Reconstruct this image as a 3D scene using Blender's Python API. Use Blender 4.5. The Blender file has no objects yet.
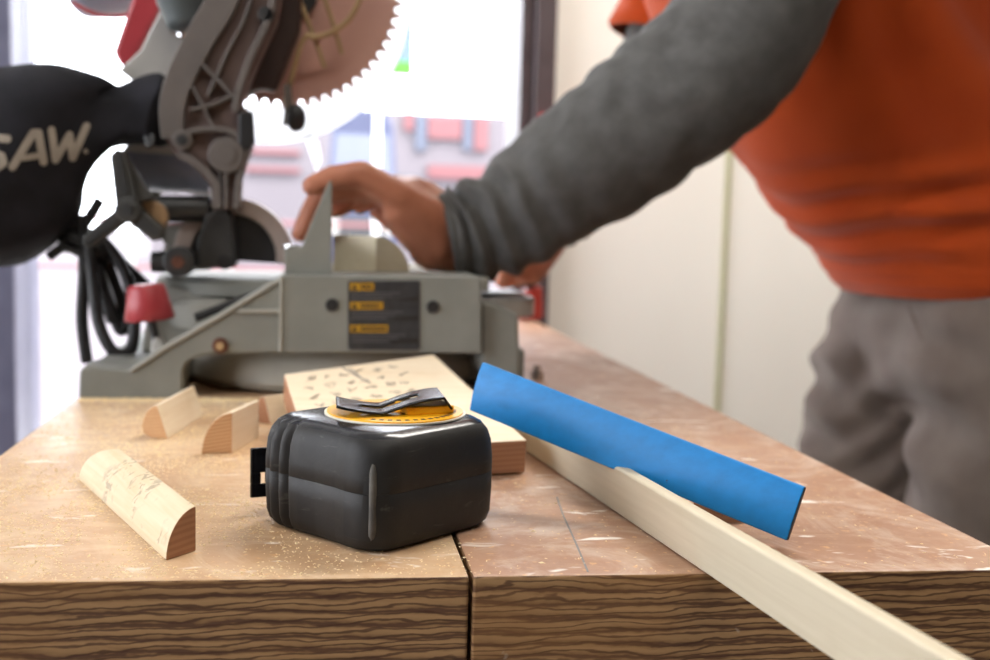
import bpy, bmesh, math, random
from mathutils import Vector, Matrix, noise
from mathutils.bvhtree import BVHTree
random.seed(7)
S = bpy.context.scene
COL = S.collection
PI = math.pi
# ---------------------------------------------------------------- camera frame
F = 1100.0; H = 0.13; ZT = 0.9           # focal length in px, eye height above the bench, bench height
rho = math.radians(1.6)
_a = -170*math.cos(rho)-113*math.sin(rho); _b = -170*math.sin(rho)+113*math.cos(rho)
th = math.atan(_b/F); psi = math.atan(-_a/F*math.cos(th))
FW = Vector((math.sin(psi)*math.cos(th), math.cos(psi)*math.cos(th), -math.sin(th)))
R0 = Vector((math.cos(psi), -math.sin(psi), 0)); U0 = R0.cross(FW)
RT = R0*math.cos(rho)+U0*math.sin(rho); UP = U0*math.cos(rho)-R0*math.sin(rho)
def ray(px, py): return FW+RT*((px-495)/F)+UP*((330-py)/F)
def onz(px, py, z=0.0):
    d = ray(px, py); t = (z-H)/d.z; return Vector((d.x*t, d.y*t, z+ZT))
def ony(px, py, Y):
    d = ray(px, py); t = Y/d.y; return Vector((d.x*t, Y, H+d.z*t+ZT))
def W(x, y, z): return Vector((x, y, z+ZT))
# ---------------------------------------------------------------- materials
def lin(c):
    if isinstance(c, str):
        c = [int(c[i:i+2], 16)/255 for i in (0, 2, 4)]
        c = [v/12.92 if v <= .04045 else ((v+.055)/1.055)**2.4 for v in c]
    return (*c[:3], 1.0)
class NT:
    def __init__(s, name):
        s.m = bpy.data.materials.new(name); s.m.use_nodes = True
        s.t = s.m.node_tree; s.n = s.t.nodes; s.l = s.t.links
        s.b = s.n['Principled BSDF']; s.co = None
    def new(s, ty, **kw):
        n = s.n.new(ty)
        for k, v in kw.items():
            if k in n.inputs: n.inputs[k].default_value = v
            else: setattr(n, k, v)
        return n
    def coord(s, scale=(1, 1, 1), rot=(0, 0, 0)):
        tc = s.new('ShaderNodeTexCoord'); mp = s.new('ShaderNodeMapping')
        mp.inputs['Scale'].default_value = scale; mp.inputs['Rotation'].default_value = rot
        s.l.new(tc.outputs['Object'], mp.inputs[0]); return mp.outputs[0]
    def noise(s, scale, sc=(1, 1, 1), detail=4, rough=.55, dist=0, rot=(0, 0, 0)):
        n = s.new('ShaderNodeTexNoise', Scale=scale, Detail=detail, Roughness=rough, Distortion=dist)
        s.l.new(s.coord(sc, rot), n.inputs['Vector']); return n.outputs['Fac']
    def ramp(s, fac, stops, interp='LINEAR'):
        r = s.new('ShaderNodeValToRGB'); r.color_ramp.interpolation = interp
        e = r.color_ramp.elements
        while len(e) < len(stops): e.new(.5)
        for i, (p, c) in enumerate(stops): e[i].position = p; e[i].color = lin(c)
        s.l.new(fac, r.inputs[0]); return r.outputs[0]
    def mask(s, fac, a, b):
        r = s.new('ShaderNodeMapRange'); r.inputs[1].default_value = a; r.inputs[2].default_value = b
        s.l.new(fac, r.inputs[0]); return r.outputs[0]
    def mix(s, fac, a, b, mode='MIX'):
        m = s.new('ShaderNodeMix', data_type='RGBA', blend_type=mode)
        if hasattr(fac, 'links'): s.l.new(fac, m.inputs[0])
        else: m.inputs[0].default_value = fac
        for i, v in ((6, a), (7, b)):
            if hasattr(v, 'links'): s.l.new(v, m.inputs[i])
            else: m.inputs[i].default_value = lin(v)
        return m.outputs[2]
    def mul(s, a, b):
        m = s.new('ShaderNodeMath', operation='MULTIPLY'); s.l.new(a, m.inputs[0])
        if hasattr(b, 'links'): s.l.new(b, m.inputs[1])
        else: m.inputs[1].default_value = b
        return m.outputs[0]
    def color(s, c):
        if hasattr(c, 'links'): s.l.new(c, s.b.inputs['Base Color'])
        else: s.b.inputs['Base Color'].default_value = lin(c)
    def bump(s, h, strength=.3, dist=.001):
        b = s.new('ShaderNodeBump', Strength=strength, Distance=dist)
        s.l.new(h, b.inputs['Height']); s.l.new(b.outputs[0], s.b.inputs['Normal'])
    def rough(s, v, metal=0.0, spec=.5):
        s.b.inputs['Roughness'].default_value = v; s.b.inputs['Metallic'].default_value = metal
        s.b.inputs['Specular IOR Level'].default_value = spec
def simple(name, c, rough=.5, metal=0, c2=None, scale=60, bump=0, bscale=400, spec=.5, sc=(1, 1, 1)):
    t = NT(name)
    if c2: t.color(t.ramp(t.noise(scale, sc), [(.35, c), (.7, c2)]))
    else: t.color(c)
    t.rough(rough, metal, spec)
    if bump: t.bump(t.noise(bscale, sc), bump)
    return t.m
M = {}
M['cast'] = simple('grey_cast_aluminium', '7f807a', .6, .1, '8b8c85', 25, .12, 500, .3)
M['cast_light'] = simple('pale_cast_aluminium', '9b9a92', .85, 0, 'a8a69d', 20, .1, 300, .08)
M['arm'] = simple('warm_grey_cast_metal', '66605c', .5, .3, '756d68', 25, .15, 300)
M['arm_web'] = simple('dull_brownish_cast_metal', '64534f', .55, .2, '705e59', 30, .1, 300)
M['black_plastic'] = simple('black_plastic', '1d1d1f', .45, 0, '29292b', 50, .1, 500)
M['dark_metal'] = simple('dark_grey_metal', '3b3c3d', .4, .4, '4a4a4a', 40)
M['steel'] = simple('bright_steel', 'c4c4c4', .25, 1)
M['rust'] = simple('rusty_steel', '5b3a2c', .6, .5, '7a5040', 200)
M['red_plastic'] = simple('red_plastic', '9c3036', .4, 0, 'a5383e', 30)
M['bag'] = simple('black_bag_cloth', '222226', .85, 0, '2b2b31', 40, .4, 900, .2)
M['bag_print'] = simple('worn_cream_print', 'a39b90', .8, 0, 'b0a79b', 90)
M['label'] = simple('dark_warning_label', '2b2b2e', .4, 0, '39393b', 150)
M['yellow'] = simple('yellow_print', 'b98d12', .5, 0, 'a87a10', 200)
M['ink'] = simple('dark_ink', '26231f', .6)
M['cable'] = simple('black_rubber_cable', '1c1c1e', .5)
M['grey_blue'] = simple('blue_grey_paint', '7d8494', .4, .1, '8b91a0', 20)
M['body_grey'] = simple('light_grey_paint', 'a9a6a0', .45, .05, 'b4b1aa', 20)
M['tan_wire'] = simple('dusty_tan_steel', 'b0946c', .5, .2, 'c0a57c', 80)
t = NT('pinkish_brown_saw_steel'); t.color(t.ramp(t.noise(12, dist=1), [(.3, 'cda093'), (.7, 'd6ab9c')])); t.rough(.5, 0); M['blade'] = t.m
t = NT('clear_guard_plastic'); t.color('f4f6f6'); t.rough(.55); t.b.inputs['Transmission Weight'].default_value = .75; t.b.inputs['IOR'].default_value = 1.15
t.b.inputs['Subsurface Weight'].default_value = 0; M['guard'] = t.m
t = NT('window_glass'); t.color('ffffff'); t.rough(0); t.b.inputs['Transmission Weight'].default_value = 1; t.b.inputs['IOR'].default_value = 1.02; M['glass'] = t.m
# pale raw pine, grain along local X
def pine(name, a, b, g, gsc=(3, 60, 60), marks=0):
    t = NT(name)
    grain = t.noise(1, tuple(v*6 for v in gsc), 3, .5, .4)
    c = t.mix(t.mask(grain, .35, .75), a, b)
    c = t.mix(t.mul(t.mask(t.noise(30), .55, .8), .4), c, g)
    if marks:
        mk = t.mul(t.mask(t.noise(140, (1, 1, 1), 3, .5, 1.5), .52, .57), t.mask(t.noise(38), .5, .58))
        c = t.mix(t.mul(mk, .5), c, '6b6257')
    t.color(c); t.rough(.6, 0, .3); t.bump(grain, .15, .0004); return t.m
M['pine'] = pine('raw_pine', 'e6d6bd', 'dcc8aa', 'cfb48c')
M['pine_mark'] = pine('scribbled_raw_pine', 'd3c2a6', 'c8b492', 'bda27b', marks=1)
M['primed'] = pine('cream_primed_wood', 'c6baa2', 'bfb299', 'b5a78b')
M['pine_work'] = pine('cream_work_piece_wood', 'f0e8d0', 'e8dfc4', 'dccfae')
def endgrain(name, a, b, rot=0.5, sc=420):
    t = NT(name); w = t.new('ShaderNodeTexWave', Scale=1.0, Distortion=2.5, Detail=2)
    w.inputs['Detail Scale'].default_value = 1.2
    t.l.new(t.coord((sc*.25, sc*.25, sc), (rot, rot, 0)), w.inputs['Vector']); w.bands_direction = 'Z'
    t.color(t.ramp(w.outputs['Fac'], [(.25, a), (.8, b)])); t.rough(.7, 0, .2); return t.m
M['end'] = endgrain('pine_end_grain', 'd6b088', 'c3966c', .35, 180)
M['end_dark'] = endgrain('brown_end_grain', 'a67a5c', '9a6e52', .1, 120)
# blue paint
t = NT('blue_painted_wood')
g = t.noise(1, (8, 220, 220), 3)
c = t.mix(t.mask(g, .35, .8), '067fc6', '0572b4')
c = t.mix(t.mask(t.noise(150), .74, .76), c, '4b3a30')
t.color(c); t.rough(.42, 0, .4); t.bump(g, .12, .0004); M['blue'] = t.m
# bench top
def benchtop(name, a, b, d, white=.6):
    t = NT(name)
    c = t.mix(t.mask(t.noise(11, (2.2, 1, 1), 6, .6, .6), .3, .7), a, b)
    c = t.mix(t.mul(t.mask(t.noise(26, (1, 2.5, 1), 5, .65, 1.0), .5, .72), .75), c, d)
    c = t.mix(t.mul(t.mask(t.noise(70, (1, 1, 1), 4), .55, .8), .35), c, 'b07f52')
    c = t.mix(t.mul(t.mask(t.noise(90, (1, .4, 1), 5, .7), .55, .75), .35), c, '8b5f48')
    c = t.mix(t.mul(t.mask(t.noise(9, (1.4, 1, 1), 6, .7, 2.0, (0, 0, .6)), .5, .68), .6), c, 'd9c8b8' if white > .8 else 'dcc6a6')
    c = t.mix(t.mul(t.mask(t.noise(28, (1, 2.4, 1), 3, .6, .4, (0, 0, .35)), .63, .69), white), c, 'efe9e0')
    c = t.mix(t.mul(t.mask(t.noise(260, detail=2), .62, .72), .5), c, 'e2b37a')
    t.color(c); t.rough(.42, 0, .5); t.bump(t.noise(160, detail=5), .35, .0006); return t.m
M['top_left'] = benchtop('dusty_bench_top', 'c9aa88', 'b9926c', 'd6ba98')
M['top_right'] = benchtop('scuffed_bench_top', 'b18c72', '9f775e', 'bd9d83', .9)
t = NT('laminated_timber_edge')
w = t.new('ShaderNodeTexWave', Scale=1.0, Distortion=8.0, Detail=5); w.inputs['Detail Scale'].default_value = .8; w.inputs['Detail Roughness'].default_value = .62
w.bands_direction = 'Z'
t.l.new(t.coord((17, 17, 62)), w.inputs['Vector'])
v = t.new('ShaderNodeTexWave', Scale=1.0, Distortion=14.0, Detail=4); v.bands_direction = 'Z'; v.inputs['Detail Scale'].default_value = .7
t.l.new(t.coord((34, 34, 120), (0, .12, 0)), v.inputs['Vector'])
c = t.ramp(w.outputs['Fac'], [(.03, '5e4230'), (.24, '8a6a48'), (.85, '9f7d57')])
c = t.mix(t.mul(t.mask(v.outputs['Fac'], .3, .05), .8), c, '4a2f22')
c = t.mix(t.mul(t.mask(t.noise(8, (1, 1, 4)), .45, .7), .5), c, '8a6138')
c = t.mix(t.mul(t.mask(t.noise(55, (1, 1, 1), 4), .68, .74), .6), c, 'c9beb0')
t.color(c); t.rough(.6, 0, .3); t.bump(w.outputs['Fac'], .25, .0008); M['edge'] = t.m
M['crack'] = simple('dark_gap', '2a1a12', .9)
# cloth
def cloth(name, a, b, sc=14, bump=.3, fine=900):
    t = NT(name); c = t.ramp(t.noise(sc, detail=6), [(.3, a), (.7, b)])
    h = t.noise(fine, detail=2); c = t.mix(t.mul(t.mask(h, .4, .7), .18), c, b)
    t.color(c); t.rough(.95, 0, .1); t.b.inputs['Sheen Weight'].default_value = .12; t.b.inputs['Sheen Roughness'].default_value = .5
    t.bump(h, bump, .0006); return t.m
M['orange'] = cloth('orange_jersey', 'a63f17', 'b0481b')
M['grey_knit'] = cloth('grey_marl_jersey', '4e4d4b', '605f5d', 60, .5, 700)
M['khaki'] = cloth('brown_grey_cotton', '695d56', '796e66', 20)
t = NT('skin'); t.color(t.ramp(t.noise(40, detail=5), [(.3, 'a86a50'), (.7, 'bd7d62')])); t.rough(.5, 0, .4)
t.b.inputs['Subsurface Weight'].default_value = .12; t.b.inputs['Subsurface Radius'].default_value = (.01, .004, .002); t.bump(t.noise(350, detail=3), .25, .0006); M['skin'] = t.m
M['hair'] = simple('dark_brown_hair', '2b1d15', .6, 0, '3b291e', 60, .6, 200)
M['shoe'] = simple('brown_leather', '4b3423', .5, 0, '5a402c', 30)
# tape measure
t = NT('worn_black_rubber'); c = t.mix(t.mask(t.noise(28, detail=6), .45, .75), '1f1e1d', '2d2b29')
sc_ = t.mul(t.mask(t.noise(45, (1, 1, 5), 4, .6, 1.5), .62, .7), .5); c = t.mix(sc_, c, '4a4843')
t.color(c); t.rough(.55, 0, .3); t.bump(t.noise(120, detail=8), .45, .0006); M['rubber'] = t.m
M['worn'] = simple('scuffed_grey_rubber', '403d39', .7, 0, '625e56', 90, .3, 300)
M['gloss_black'] = simple('glossy_black_plastic', '1c1d22', .22, 0, '25262c', 60)
M['yellow_disc'] = simple('yellow_label_paper', 'e8a50c', .35, 0, 'eeb018', 40)
M['white_ring'] = simple('white_label_rim', 'd9d4c6', .4)
M['clip'] = simple('black_spring_steel', '15161a', .2, .5, '20222a', 60)
# room
t = NT('cream_wall_paint'); t.color(t.ramp(t.noise(3, (1, 1, .3)), [(.3, 'eeebe2'), (.7, 'f3f0e8')])); t.rough(.5); M['wall'] = t.m
M['batten'] = simple('pale_green_grey_trim', 'b5b592', .5)
M['frame'] = simple('dark_brown_door_frame', '463d3f', .45, 0, '52484a', 20)
M['frame_blue'] = simple('dark_grey_door_frame', '55556a', .45, 0, '5f5f74', 20)
M['floor'] = simple('concrete_floor', '6f6a63', .6, 0, '7b766e', 4, .1, 60)
M['dark_wall'] = simple('bare_brown_board_wall', '5a4c40', .8, 0, '66574a', 3)
M['ceil'] = simple('white_ceiling', 'b5b0a6', .8)
M['pave'] = simple('pale_pavement', 'd8d4d0', .8, 0, 'e2dfdb', 2)
M['asphalt'] = simple('pinkish_grey_asphalt', '5c5558', .9, 0, '686064', 2)
M['knob'] = simple('dusty_black_plastic', '363634', .55, 0, '43423f', 60)
M['timber'] = simple('rough_bench_timber', '8f6c48', .7, 0, 'a17c55', 20, .3, 200, sc=(6, 6, 1))
# ---------------------------------------------------------------- mesh helpers
WLOC = {}
def empty(name, loc, label=None, cat=None, group=None):
    o = bpy.data.objects.new(name, None); COL.objects.link(o); o.location = loc; o.empty_display_size = .02
    WLOC[o] = Vector(loc)
    if label: tag(o, label, cat, group)
    return o
def tag(o, label, cat, group=None, kind=None):
    o['label'] = label; o['category'] = cat
    if group: o['group'] = group
    if kind: o['kind'] = kind
    return o
def obj(name, bm, mat, parent=None, smooth=True, bevel=0, seg=2, angle=40, keep_origin=None):
    """link a bmesh built in world coordinates as one mesh object, origin at its base"""
    bmesh.ops.recalc_face_normals(bm, faces=bm.faces)
    vs = [v.co for v in bm.verts]
    lo = Vector([min(v[i] for v in vs) for i in range(3)]); hi = Vector([max(v[i] for v in vs) for i in range(3)])
    org = keep_origin or Vector(((lo.x+hi.x)/2, (lo.y+hi.y)/2, lo.z))
    bmesh.ops.translate(bm, verts=bm.verts, vec=-org)
    me = bpy.data.meshes.new(name); bm.to_mesh(me); bm.free()
    for m in (mat if isinstance(mat, (list, tuple)) else [mat]): me.materials.append(m)
    o = bpy.data.objects.new(name, me); COL.objects.link(o)
    WLOC[o] = org
    if parent: o.parent = parent; o.location = org-WLOC[parent]
    else: o.location = org
    if smooth:
        for p in me.polygons: p.use_smooth = True
        if angle: me.set_sharp_from_angle(angle=math.radians(angle))
    if bevel:
        b = o.modifiers.new('bevel', 'BEVEL'); b.width = bevel; b.segments = seg; b.limit_method = 'ANGLE'; b.angle_limit = math.radians(35); b.harden_normals = True
    return o
def struct(name, bm, mat, **kw):
    o = obj(name, bm, mat, **kw); o['kind'] = 'structure'; return o
def NB(): return bmesh.new()
def box(bm, lo, hi, mi=0):
    lo, hi = Vector(lo), Vector(hi)
    vs = [bm.verts.new((x, y, z)) for z in (lo.z, hi.z) for y in (lo.y, hi.y) for x in (lo.x, hi.x)]
    for f in ((0, 2, 3, 1), (4, 5, 7, 6), (0, 1, 5, 4), (2, 6, 7, 3), (0, 4, 6, 2), (1, 3, 7, 5)):
        bm.faces.new([vs[i] for i in f]).material_index = mi
    return bm
def extr(bm, pts, vec, mi=0, mi_end=None):
    """closed polygon of world points swept by vec"""
    vec = Vector(vec); a = [bm.verts.new(p) for p in pts]; b = [bm.verts.new(Vector(p)+vec) for p in pts]; n = len(a)
    me_ = mi if mi_end is None else mi_end
    f1 = bm.faces.new(a); f2 = bm.faces.new(b[::-1]); f1.material_index = me_; f2.material_index = me_
    for i in range(n): bm.faces.new((a[i], b[i], b[(i+1) % n], a[(i+1) % n])).material_index = mi
    return bm
def side(bm, pix, Y0, Y1, **kw):
    """a side-view outline standing at distance Y0 with real thickness to Y1"""
    return extr(bm, [ony(x, y, Y0) for x, y in pix], (0, Y1-Y0, 0), **kw)
def frame_of(d):
    d = d.normalized(); u = Vector((0, 0, 1)) if abs(d.z) < .9 else Vector((1, 0, 0))
    a = d.cross(u).normalized(); return a, a.cross(d).normalized()
def cyl(bm, p0, p1, r0, r1=None, n=32, mi=0):
    p0, p1 = Vector(p0), Vector(p1); r1 = r0 if r1 is None else r1; a, b = frame_of(p1-p0)
    A = [bm.verts.new(p0+(a*math.cos(2*PI*i/n)+b*math.sin(2*PI*i/n))*r0) for i in range(n)]
    B = [bm.verts.new(p1+(a*math.cos(2*PI*i/n)+b*math.sin(2*PI*i/n))*r1) for i in range(n)]
    bm.faces.new(A[::-1]).material_index = mi; bm.faces.new(B).material_index = mi
    for i in range(n): bm.faces.new((A[i], A[(i+1) % n], B[(i+1) % n], B[i])).material_index = mi
    return bm
def smooth_path(pts, k=6):
    pts = [Vector(p) for p in pts]; out = []; P = [pts[0]]+pts+[pts[-1]]
    for i in range(1, len(P)-2):
        for j in range(k):
            t = j/k; a, b, c, d = P[i-1:i+3]
            out.append(.5*((2*b)+(c-a)*t+(2*a-5*b+4*c-d)*t*t+(3*b-a-3*c+d)*t**3))
    out.append(pts[-1]); return out
def tube(bm, pts, r, n=10, k=6, mi=0, rfun=None):
    P = smooth_path(pts, k) if k else [Vector(p) for p in pts]
    rings = []; a = None
    for i, p in enumerate(P):
        d = (P[min(i+1, len(P)-1)]-P[max(i-1, 0)]).normalized()
        if a is None: a, b = frame_of(d)
        else: a = (a-d*a.dot(d)).normalized(); b = a.cross(d)
        rr = rfun(i/(len(P)-1)) if rfun else r
        rings.append([bm.verts.new(p+(a*math.cos(2*PI*j/n)+b*math.sin(2*PI*j/n))*rr) for j in range(n)])
    for A, B in zip(rings, rings[1:]):
        for j in range(n): bm.faces.new((A[j], A[(j+1) % n], B[(j+1) % n], B[j])).material_index = mi
    bm.faces.new(rings[0][::-1]).material_index = mi; bm.faces.new(rings[-1]).material_index = mi
    return bm
def hull(bm, a, ra, b, rb, sa=None, sb=None, seg=14):
    """rounded tapered limb between two points; sa/sb scale the end balls"""
    tmp = bmesh.new()
    for p, r, s in ((a, ra, sa), (b, rb, sb)):
        s = s or (1, 1, 1)
        mt = Matrix.Translation(p) @ Matrix.Diagonal((s[0]*r, s[1]*r, s[2]*r, 1))
        bmesh.ops.create_uvsphere(tmp, u_segments=seg, v_segments=seg//2+2, radius=1, matrix=mt)
    g = bmesh.ops.convex_hull(tmp, input=tmp.verts)
    bmesh.ops.delete(tmp, geom=list({e for e in g['geom_interior']+g['geom_unused'] if isinstance(e, bmesh.types.BMVert)}), context='VERTS')
    me = bpy.data.meshes.new('t'); tmp.to_mesh(me); tmp.free(); bm.from_mesh(me); bpy.data.meshes.remove(me)
    return bm
def remesh(bm, voxel, smooth=6, fac=.5):
    """fuse overlapping closed shapes into one continuous skin, returned as a bmesh"""
    me = bpy.data.meshes.new('t'); bm.to_mesh(me); bm.free()
    o = bpy.data.objects.new('t', me); COL.objects.link(o)
    r = o.modifiers.new('r', 'REMESH'); r.mode = 'VOXEL'; r.voxel_size = voxel
    s = o.modifiers.new('s', 'SMOOTH'); s.iterations = smooth; s.factor = fac
    dg = bpy.context.evaluated_depsgraph_get(); ev = o.evaluated_get(dg)
    out = bmesh.new(); out.from_mesh(ev.to_mesh()); ev.to_mesh_clear()
    bpy.data.objects.remove(o); bpy.data.meshes.remove(me); return out
def capsule(bm, a, ra, b, rb, n=32):
    a, b = Vector(a), Vector(b); d = (b-a).normalized(); P = []; R_ = []
    for i in range(9): t = PI/2*i/8; P.append(a-d*ra*.6*math.cos(t)); R_.append(max(.0004, ra*math.sin(t)))
    for i in range(1, 8): P.append(a.lerp(b, i/8)); R_.append(ra+(rb-ra)*i/8)
    for i in range(8, -1, -1): t = PI/2*i/8; P.append(b+d*rb*.6*math.cos(t)); R_.append(max(.0004, rb*math.sin(t)))
    return tube(bm, P, 0, n, 0, rfun=lambda t: R_[round(t*(len(P)-1))])
def disc_y(bm, c, r, d, n=48, mi=0): return cyl(bm, c, Vector(c)+Vector((0, d, 0)), r, n=n, mi=mi)
# ================================================================ the room
bm = NB(); box(bm, (-2.2, -2.6, -.1), (2.6, 1.98, 0)); struct('floor', bm, M['floor'], smooth=False)
bm = NB(); box(bm, (-2.2, -2.6, 2.7), (2.6, 2.05, 2.8)); struct('ceiling', bm, M['ceil'], smooth=False)
WY = 1.9
dl = ony(18, 300, WY).x; dr = ony(518, 120, WY).x; fl = dl-.075; fr = dr+.058
bm = NB(); box(bm, (fr, WY+.02, 0), (2.6, WY+.14, 2.7)); box(bm, (-2.2, WY+.02, 0), (fl, WY+.14, 2.7)); box(bm, (fl, WY+.02, 2.12), (fr, WY+.14, 2.7))
struct('wall_back', bm, M['wall'], smooth=False)
bm = NB(); box(bm, (2.6, -2.6, 0), (2.72, 2.04, 2.7)); struct('wall_right', bm, M['dark_wall'], smooth=False)
bm = NB(); box(bm, (-2.32, -2.6, 0), (-2.2, -1.3, 2.7)); box(bm, (-2.32, 1.6, 0), (-2.2, 2.04, 2.7)); box(bm, (-2.32, -1.3, 0), (-2.2, 1.6, .7)); box(bm, (-2.32, -1.3, 2.45), (-2.2, 1.6, 2.7)); struct('wall_left', bm, M['wall'], smooth=False)
bm = NB(); box(bm, (-2.2, -2.72, 0), (2.72, -2.6, 2.7)); struct('wall_front', bm, M['dark_wall'], smooth=False)
bx_ = ony(724, 300, WY+.01).x
for i, x in enumerate((bx_, bx_+.62)):
    bm = NB(); box(bm, (x-.005, WY+.014, .1), (x+.005, WY+.022, 2.69)); struct('trim_%d' % (i+1), bm, M['batten'], smooth=False, bevel=.002)
bm = NB(); box(bm, (fr+.001, WY+.004, 0), (2.599, WY+.0199, .1)); struct('baseboard_back', bm, M['batten'], smooth=False)
# door frame with a glazed door
dt = empty('door_1', (0, WY, 0)); dt['kind'] = 'structure'
bm = NB(); box(bm, (dr, WY-.01, 0), (dr+.022, WY+.14, 2.12)); obj('door_jamb', bm, M['frame'], dt, bevel=.003)
bm = NB(); box(bm, (dr+.0225, WY-.03, 0), (fr, WY+.14, 2.12)); obj('door_jamb', bm, M['frame'], dt, bevel=.003)
bm = NB(); box(bm, (fl, WY-.02, 0), (dl, WY+.14, 2.12)); obj('door_jamb', bm, M['frame_blue'], dt, bevel=.003)
bm = NB(); box(bm, (dl, WY-.02, 2.06), (dr, WY+.14, 2.12)); obj('door_header', bm, M['frame'], dt)
bm = NB(); box(bm, (dl, WY-.0, 0), (dr, WY+.14, .02)); obj('door_sill', bm, M['frame'], dt)
bm = NB(); box(bm, (dl, WY+.06, .021), (dr, WY+.066, 2.059)); obj('glass_pane', bm, M['glass'], dt, smooth=False)
wn = empty('window_1', (-2.26, .15, .7)); wn['kind'] = 'structure'
bm = NB()
for (a0, a1, b0, b1) in ((-1.3, 1.6, .7, .76), (-1.3, 1.6, 2.39, 2.45), (-1.3, -1.24, .76, 2.39), (1.54, 1.6, .76, 2.39), (.12, .18, .76, 2.39)): box(bm, (-2.29, a0, b0), (-2.23, a1, b1))
obj('window_frame', bm, M['frame_blue'], wn, smooth=False)
# small red thing fixed to the frame
a = ony(545, 150, WY-.04); bm = NB(); box(bm, (a.x-.012, WY-.055, a.z-.035), (a.x+.012, WY-.031, a.z+.06))
tag(obj('wall_switch', bm, simple('bright_red_plastic', 'c01f22', .4), bevel=.004), 'small bright red box fixed to the dark door frame behind the arm', 'switch box')
# unseen strip lights, added as fill for the bench and the cream wall
lm = NT('fill_diffuser'); lm.color('ffffff'); lm.b.inputs['Emission Color'].default_value = lin('fff2df'); lm.b.inputs['Emission Strength'].default_value = 4
for i, (x, y) in enumerate(((0.2, -.35), (.95, 1.42))):
    r = empty('fill_light', (x, y, 2.62), ('added white fill light on the ceiling above the bench', 'added white fill light on the ceiling brightening the cream wall')[i], 'fill light', 'added fill lights')
    bm = NB(); box(bm, (x-.6, y-.12, 2.65), (x+.6, y+.12, 2.699)); obj('fill_housing', bm, M['ceil'], r)
    bm = NB(); box(bm, (x-.58, y-.1, 2.63), (x+.58, y+.1, 2.65)); obj('fill_diffuser', bm, lm.m, r)
# ================================================================ outside
bm = NB(); box(bm, (-30, 2.06, -.16), (30, 5.5, -.06)); struct('ground_1', bm, M['pave'], smooth=False)
bm = NB(); box(bm, (-30, 5.501, -.18), (30, 60, -.0601)); struct('ground_2', bm, M['asphalt'], smooth=False)
VY = 17.0; p0 = ony(322, 300, VY); p1 = ony(402, 106, VY); vx0, vx1, vh = p0.x, p1.x, p1.z
r = empty('parked_van', ((vx0+vx1)/2, VY+2, -.06), 'blue grey van parked outside, seen between the blade and the door frame', 'van')
mv = simple('blue_grey_van_paint', '3c4058', .5, .1, '444963', 2)
bm = NB(); w_ = vx1-vx0; pr = [(.02, .35), (.0, 1.2), (.04, 1.5), (.1, vh-.25), (.2, vh), (.8, vh), (.9, vh-.25), (.96, 1.5), (1, 1.2), (.98, .35)]
extr(bm, [(vx0+w_*u, VY, -.06+z) for u, z in pr], (0, 4.5, 0)); obj('van_body', bm, mv, r, bevel=.08, seg=3)
bm = NB(); extr(bm, [(vx0+w_*u, VY-.02, z) for u, z in ((.1, 1.5), (.16, vh-.45), (.84, vh-.45), (.9, 1.5))], (0, .05, 0)); obj('windscreen', bm, simple('pale_windscreen', '6a6f80', .2), r)
bm = NB(); box(bm, (vx0+w_*.2, VY-.03, .75), (vx0+w_*.8, VY+.02, 1.05)); obj('grille', bm, M['dark_metal'], r)
for u in (.12, .88):
    bm = NB(); disc_y(bm, (vx0+w_*u, VY-.03, .9), .13, .05, 20); obj('headlight', bm, M['body_grey'], r)
    bm = NB(); cyl(bm, (vx0+w_*u-.1, VY+.9, .3), (vx0+w_*u+.1, VY+.9, .3), .36); obj('wheel', bm, M['cable'], r)

# street building with red shop front
def P_(px, py, Y): return ony(px, py, Y)
Y = 24.0
r = empty('shop_building', (P_(440, 200, Y).x, Y+2, -.06), 'pale shop building with red front across the street', 'building')
xl = P_(150, 200, Y).x; xr = P_(620, 200, Y).x
bm = NB(); box(bm, (xl, Y, -.06), (xr, Y+5, P_(400, 112, Y).z)); obj('building_wall', bm, simple('pale_render', '726c70', .8), r)
mr = simple('washed_red_paint', '7d5254', .7)
for (a0, b0, a1, b1) in ((428, 118, 462, 138), (474, 118, 488, 150), (404, 112, 414, 130), (246, 150, 300, 153), (246, 168, 300, 171), (428, 168, 520, 178)):
    p0 = P_(a0, b1, Y-.1); p1 = P_(a1, b0, Y-.1); bm = NB(); box(bm, (p0.x, Y-.12, p0.z), (p1.x, Y-.005, p1.z)); obj('red_panel', bm, mr, r)
for (a0, a1) in ((415, 427), (463, 473)):
    p0 = P_(a0, 150, Y-.1); p1 = P_(a1, 116, Y-.1); bm = NB(); box(bm, (p0.x, Y-.1, p0.z), (p1.x, Y-.005, p1.z)); obj('shop_window', bm, simple('washed_window', '585e6c', .6), r)
# sign
Y = 10.0; p0 = P_(372, 73, Y); p1 = P_(415, -20, Y); pg = P_(380, 60, Y)
r = empty('street_sign', ((p0.x+p1.x)/2, Y+.05, -.06), 'pale blue sign with a bright green lower band seen right of the blade', 'sign')
bm = NB(); box(bm, (p0.x, Y, pg.z), (p1.x, Y+.1, p1.z)); obj('sign_panel', bm, simple('pale_blue_sign', '556675', .7), r)
bm = NB(); box(bm, (p0.x, Y, p0.z), (p1.x, Y+.1, pg.z-.002)); obj('sign_band', bm, simple('green_sign_band', '3f8f1c', .7), r)
bm = NB(); cyl(bm, (p0.x+.06, Y+.05, -.06), (p0.x+.06, Y+.05, p0.z+.0), .03); obj('sign_post', bm, M['steel'], r)
# street railing
Y = 12.0; xa, xb = -7, 5
r = empty('street_railing', (0, Y, -.06), 'low pale railing along the far pavement', 'railing')
for z in (.45, .95): bm = NB(); cyl(bm, (xa, Y, z), (xb, Y, z), .025, n=10); obj('rail', bm, mr, r)
x = xa
while x <= xb: bm = NB(); cyl(bm, (x, Y, -.06), (x, Y, 1.0), .03, n=10); obj('railing_post', bm, M['body_grey'], r); x += 1.0

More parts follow.
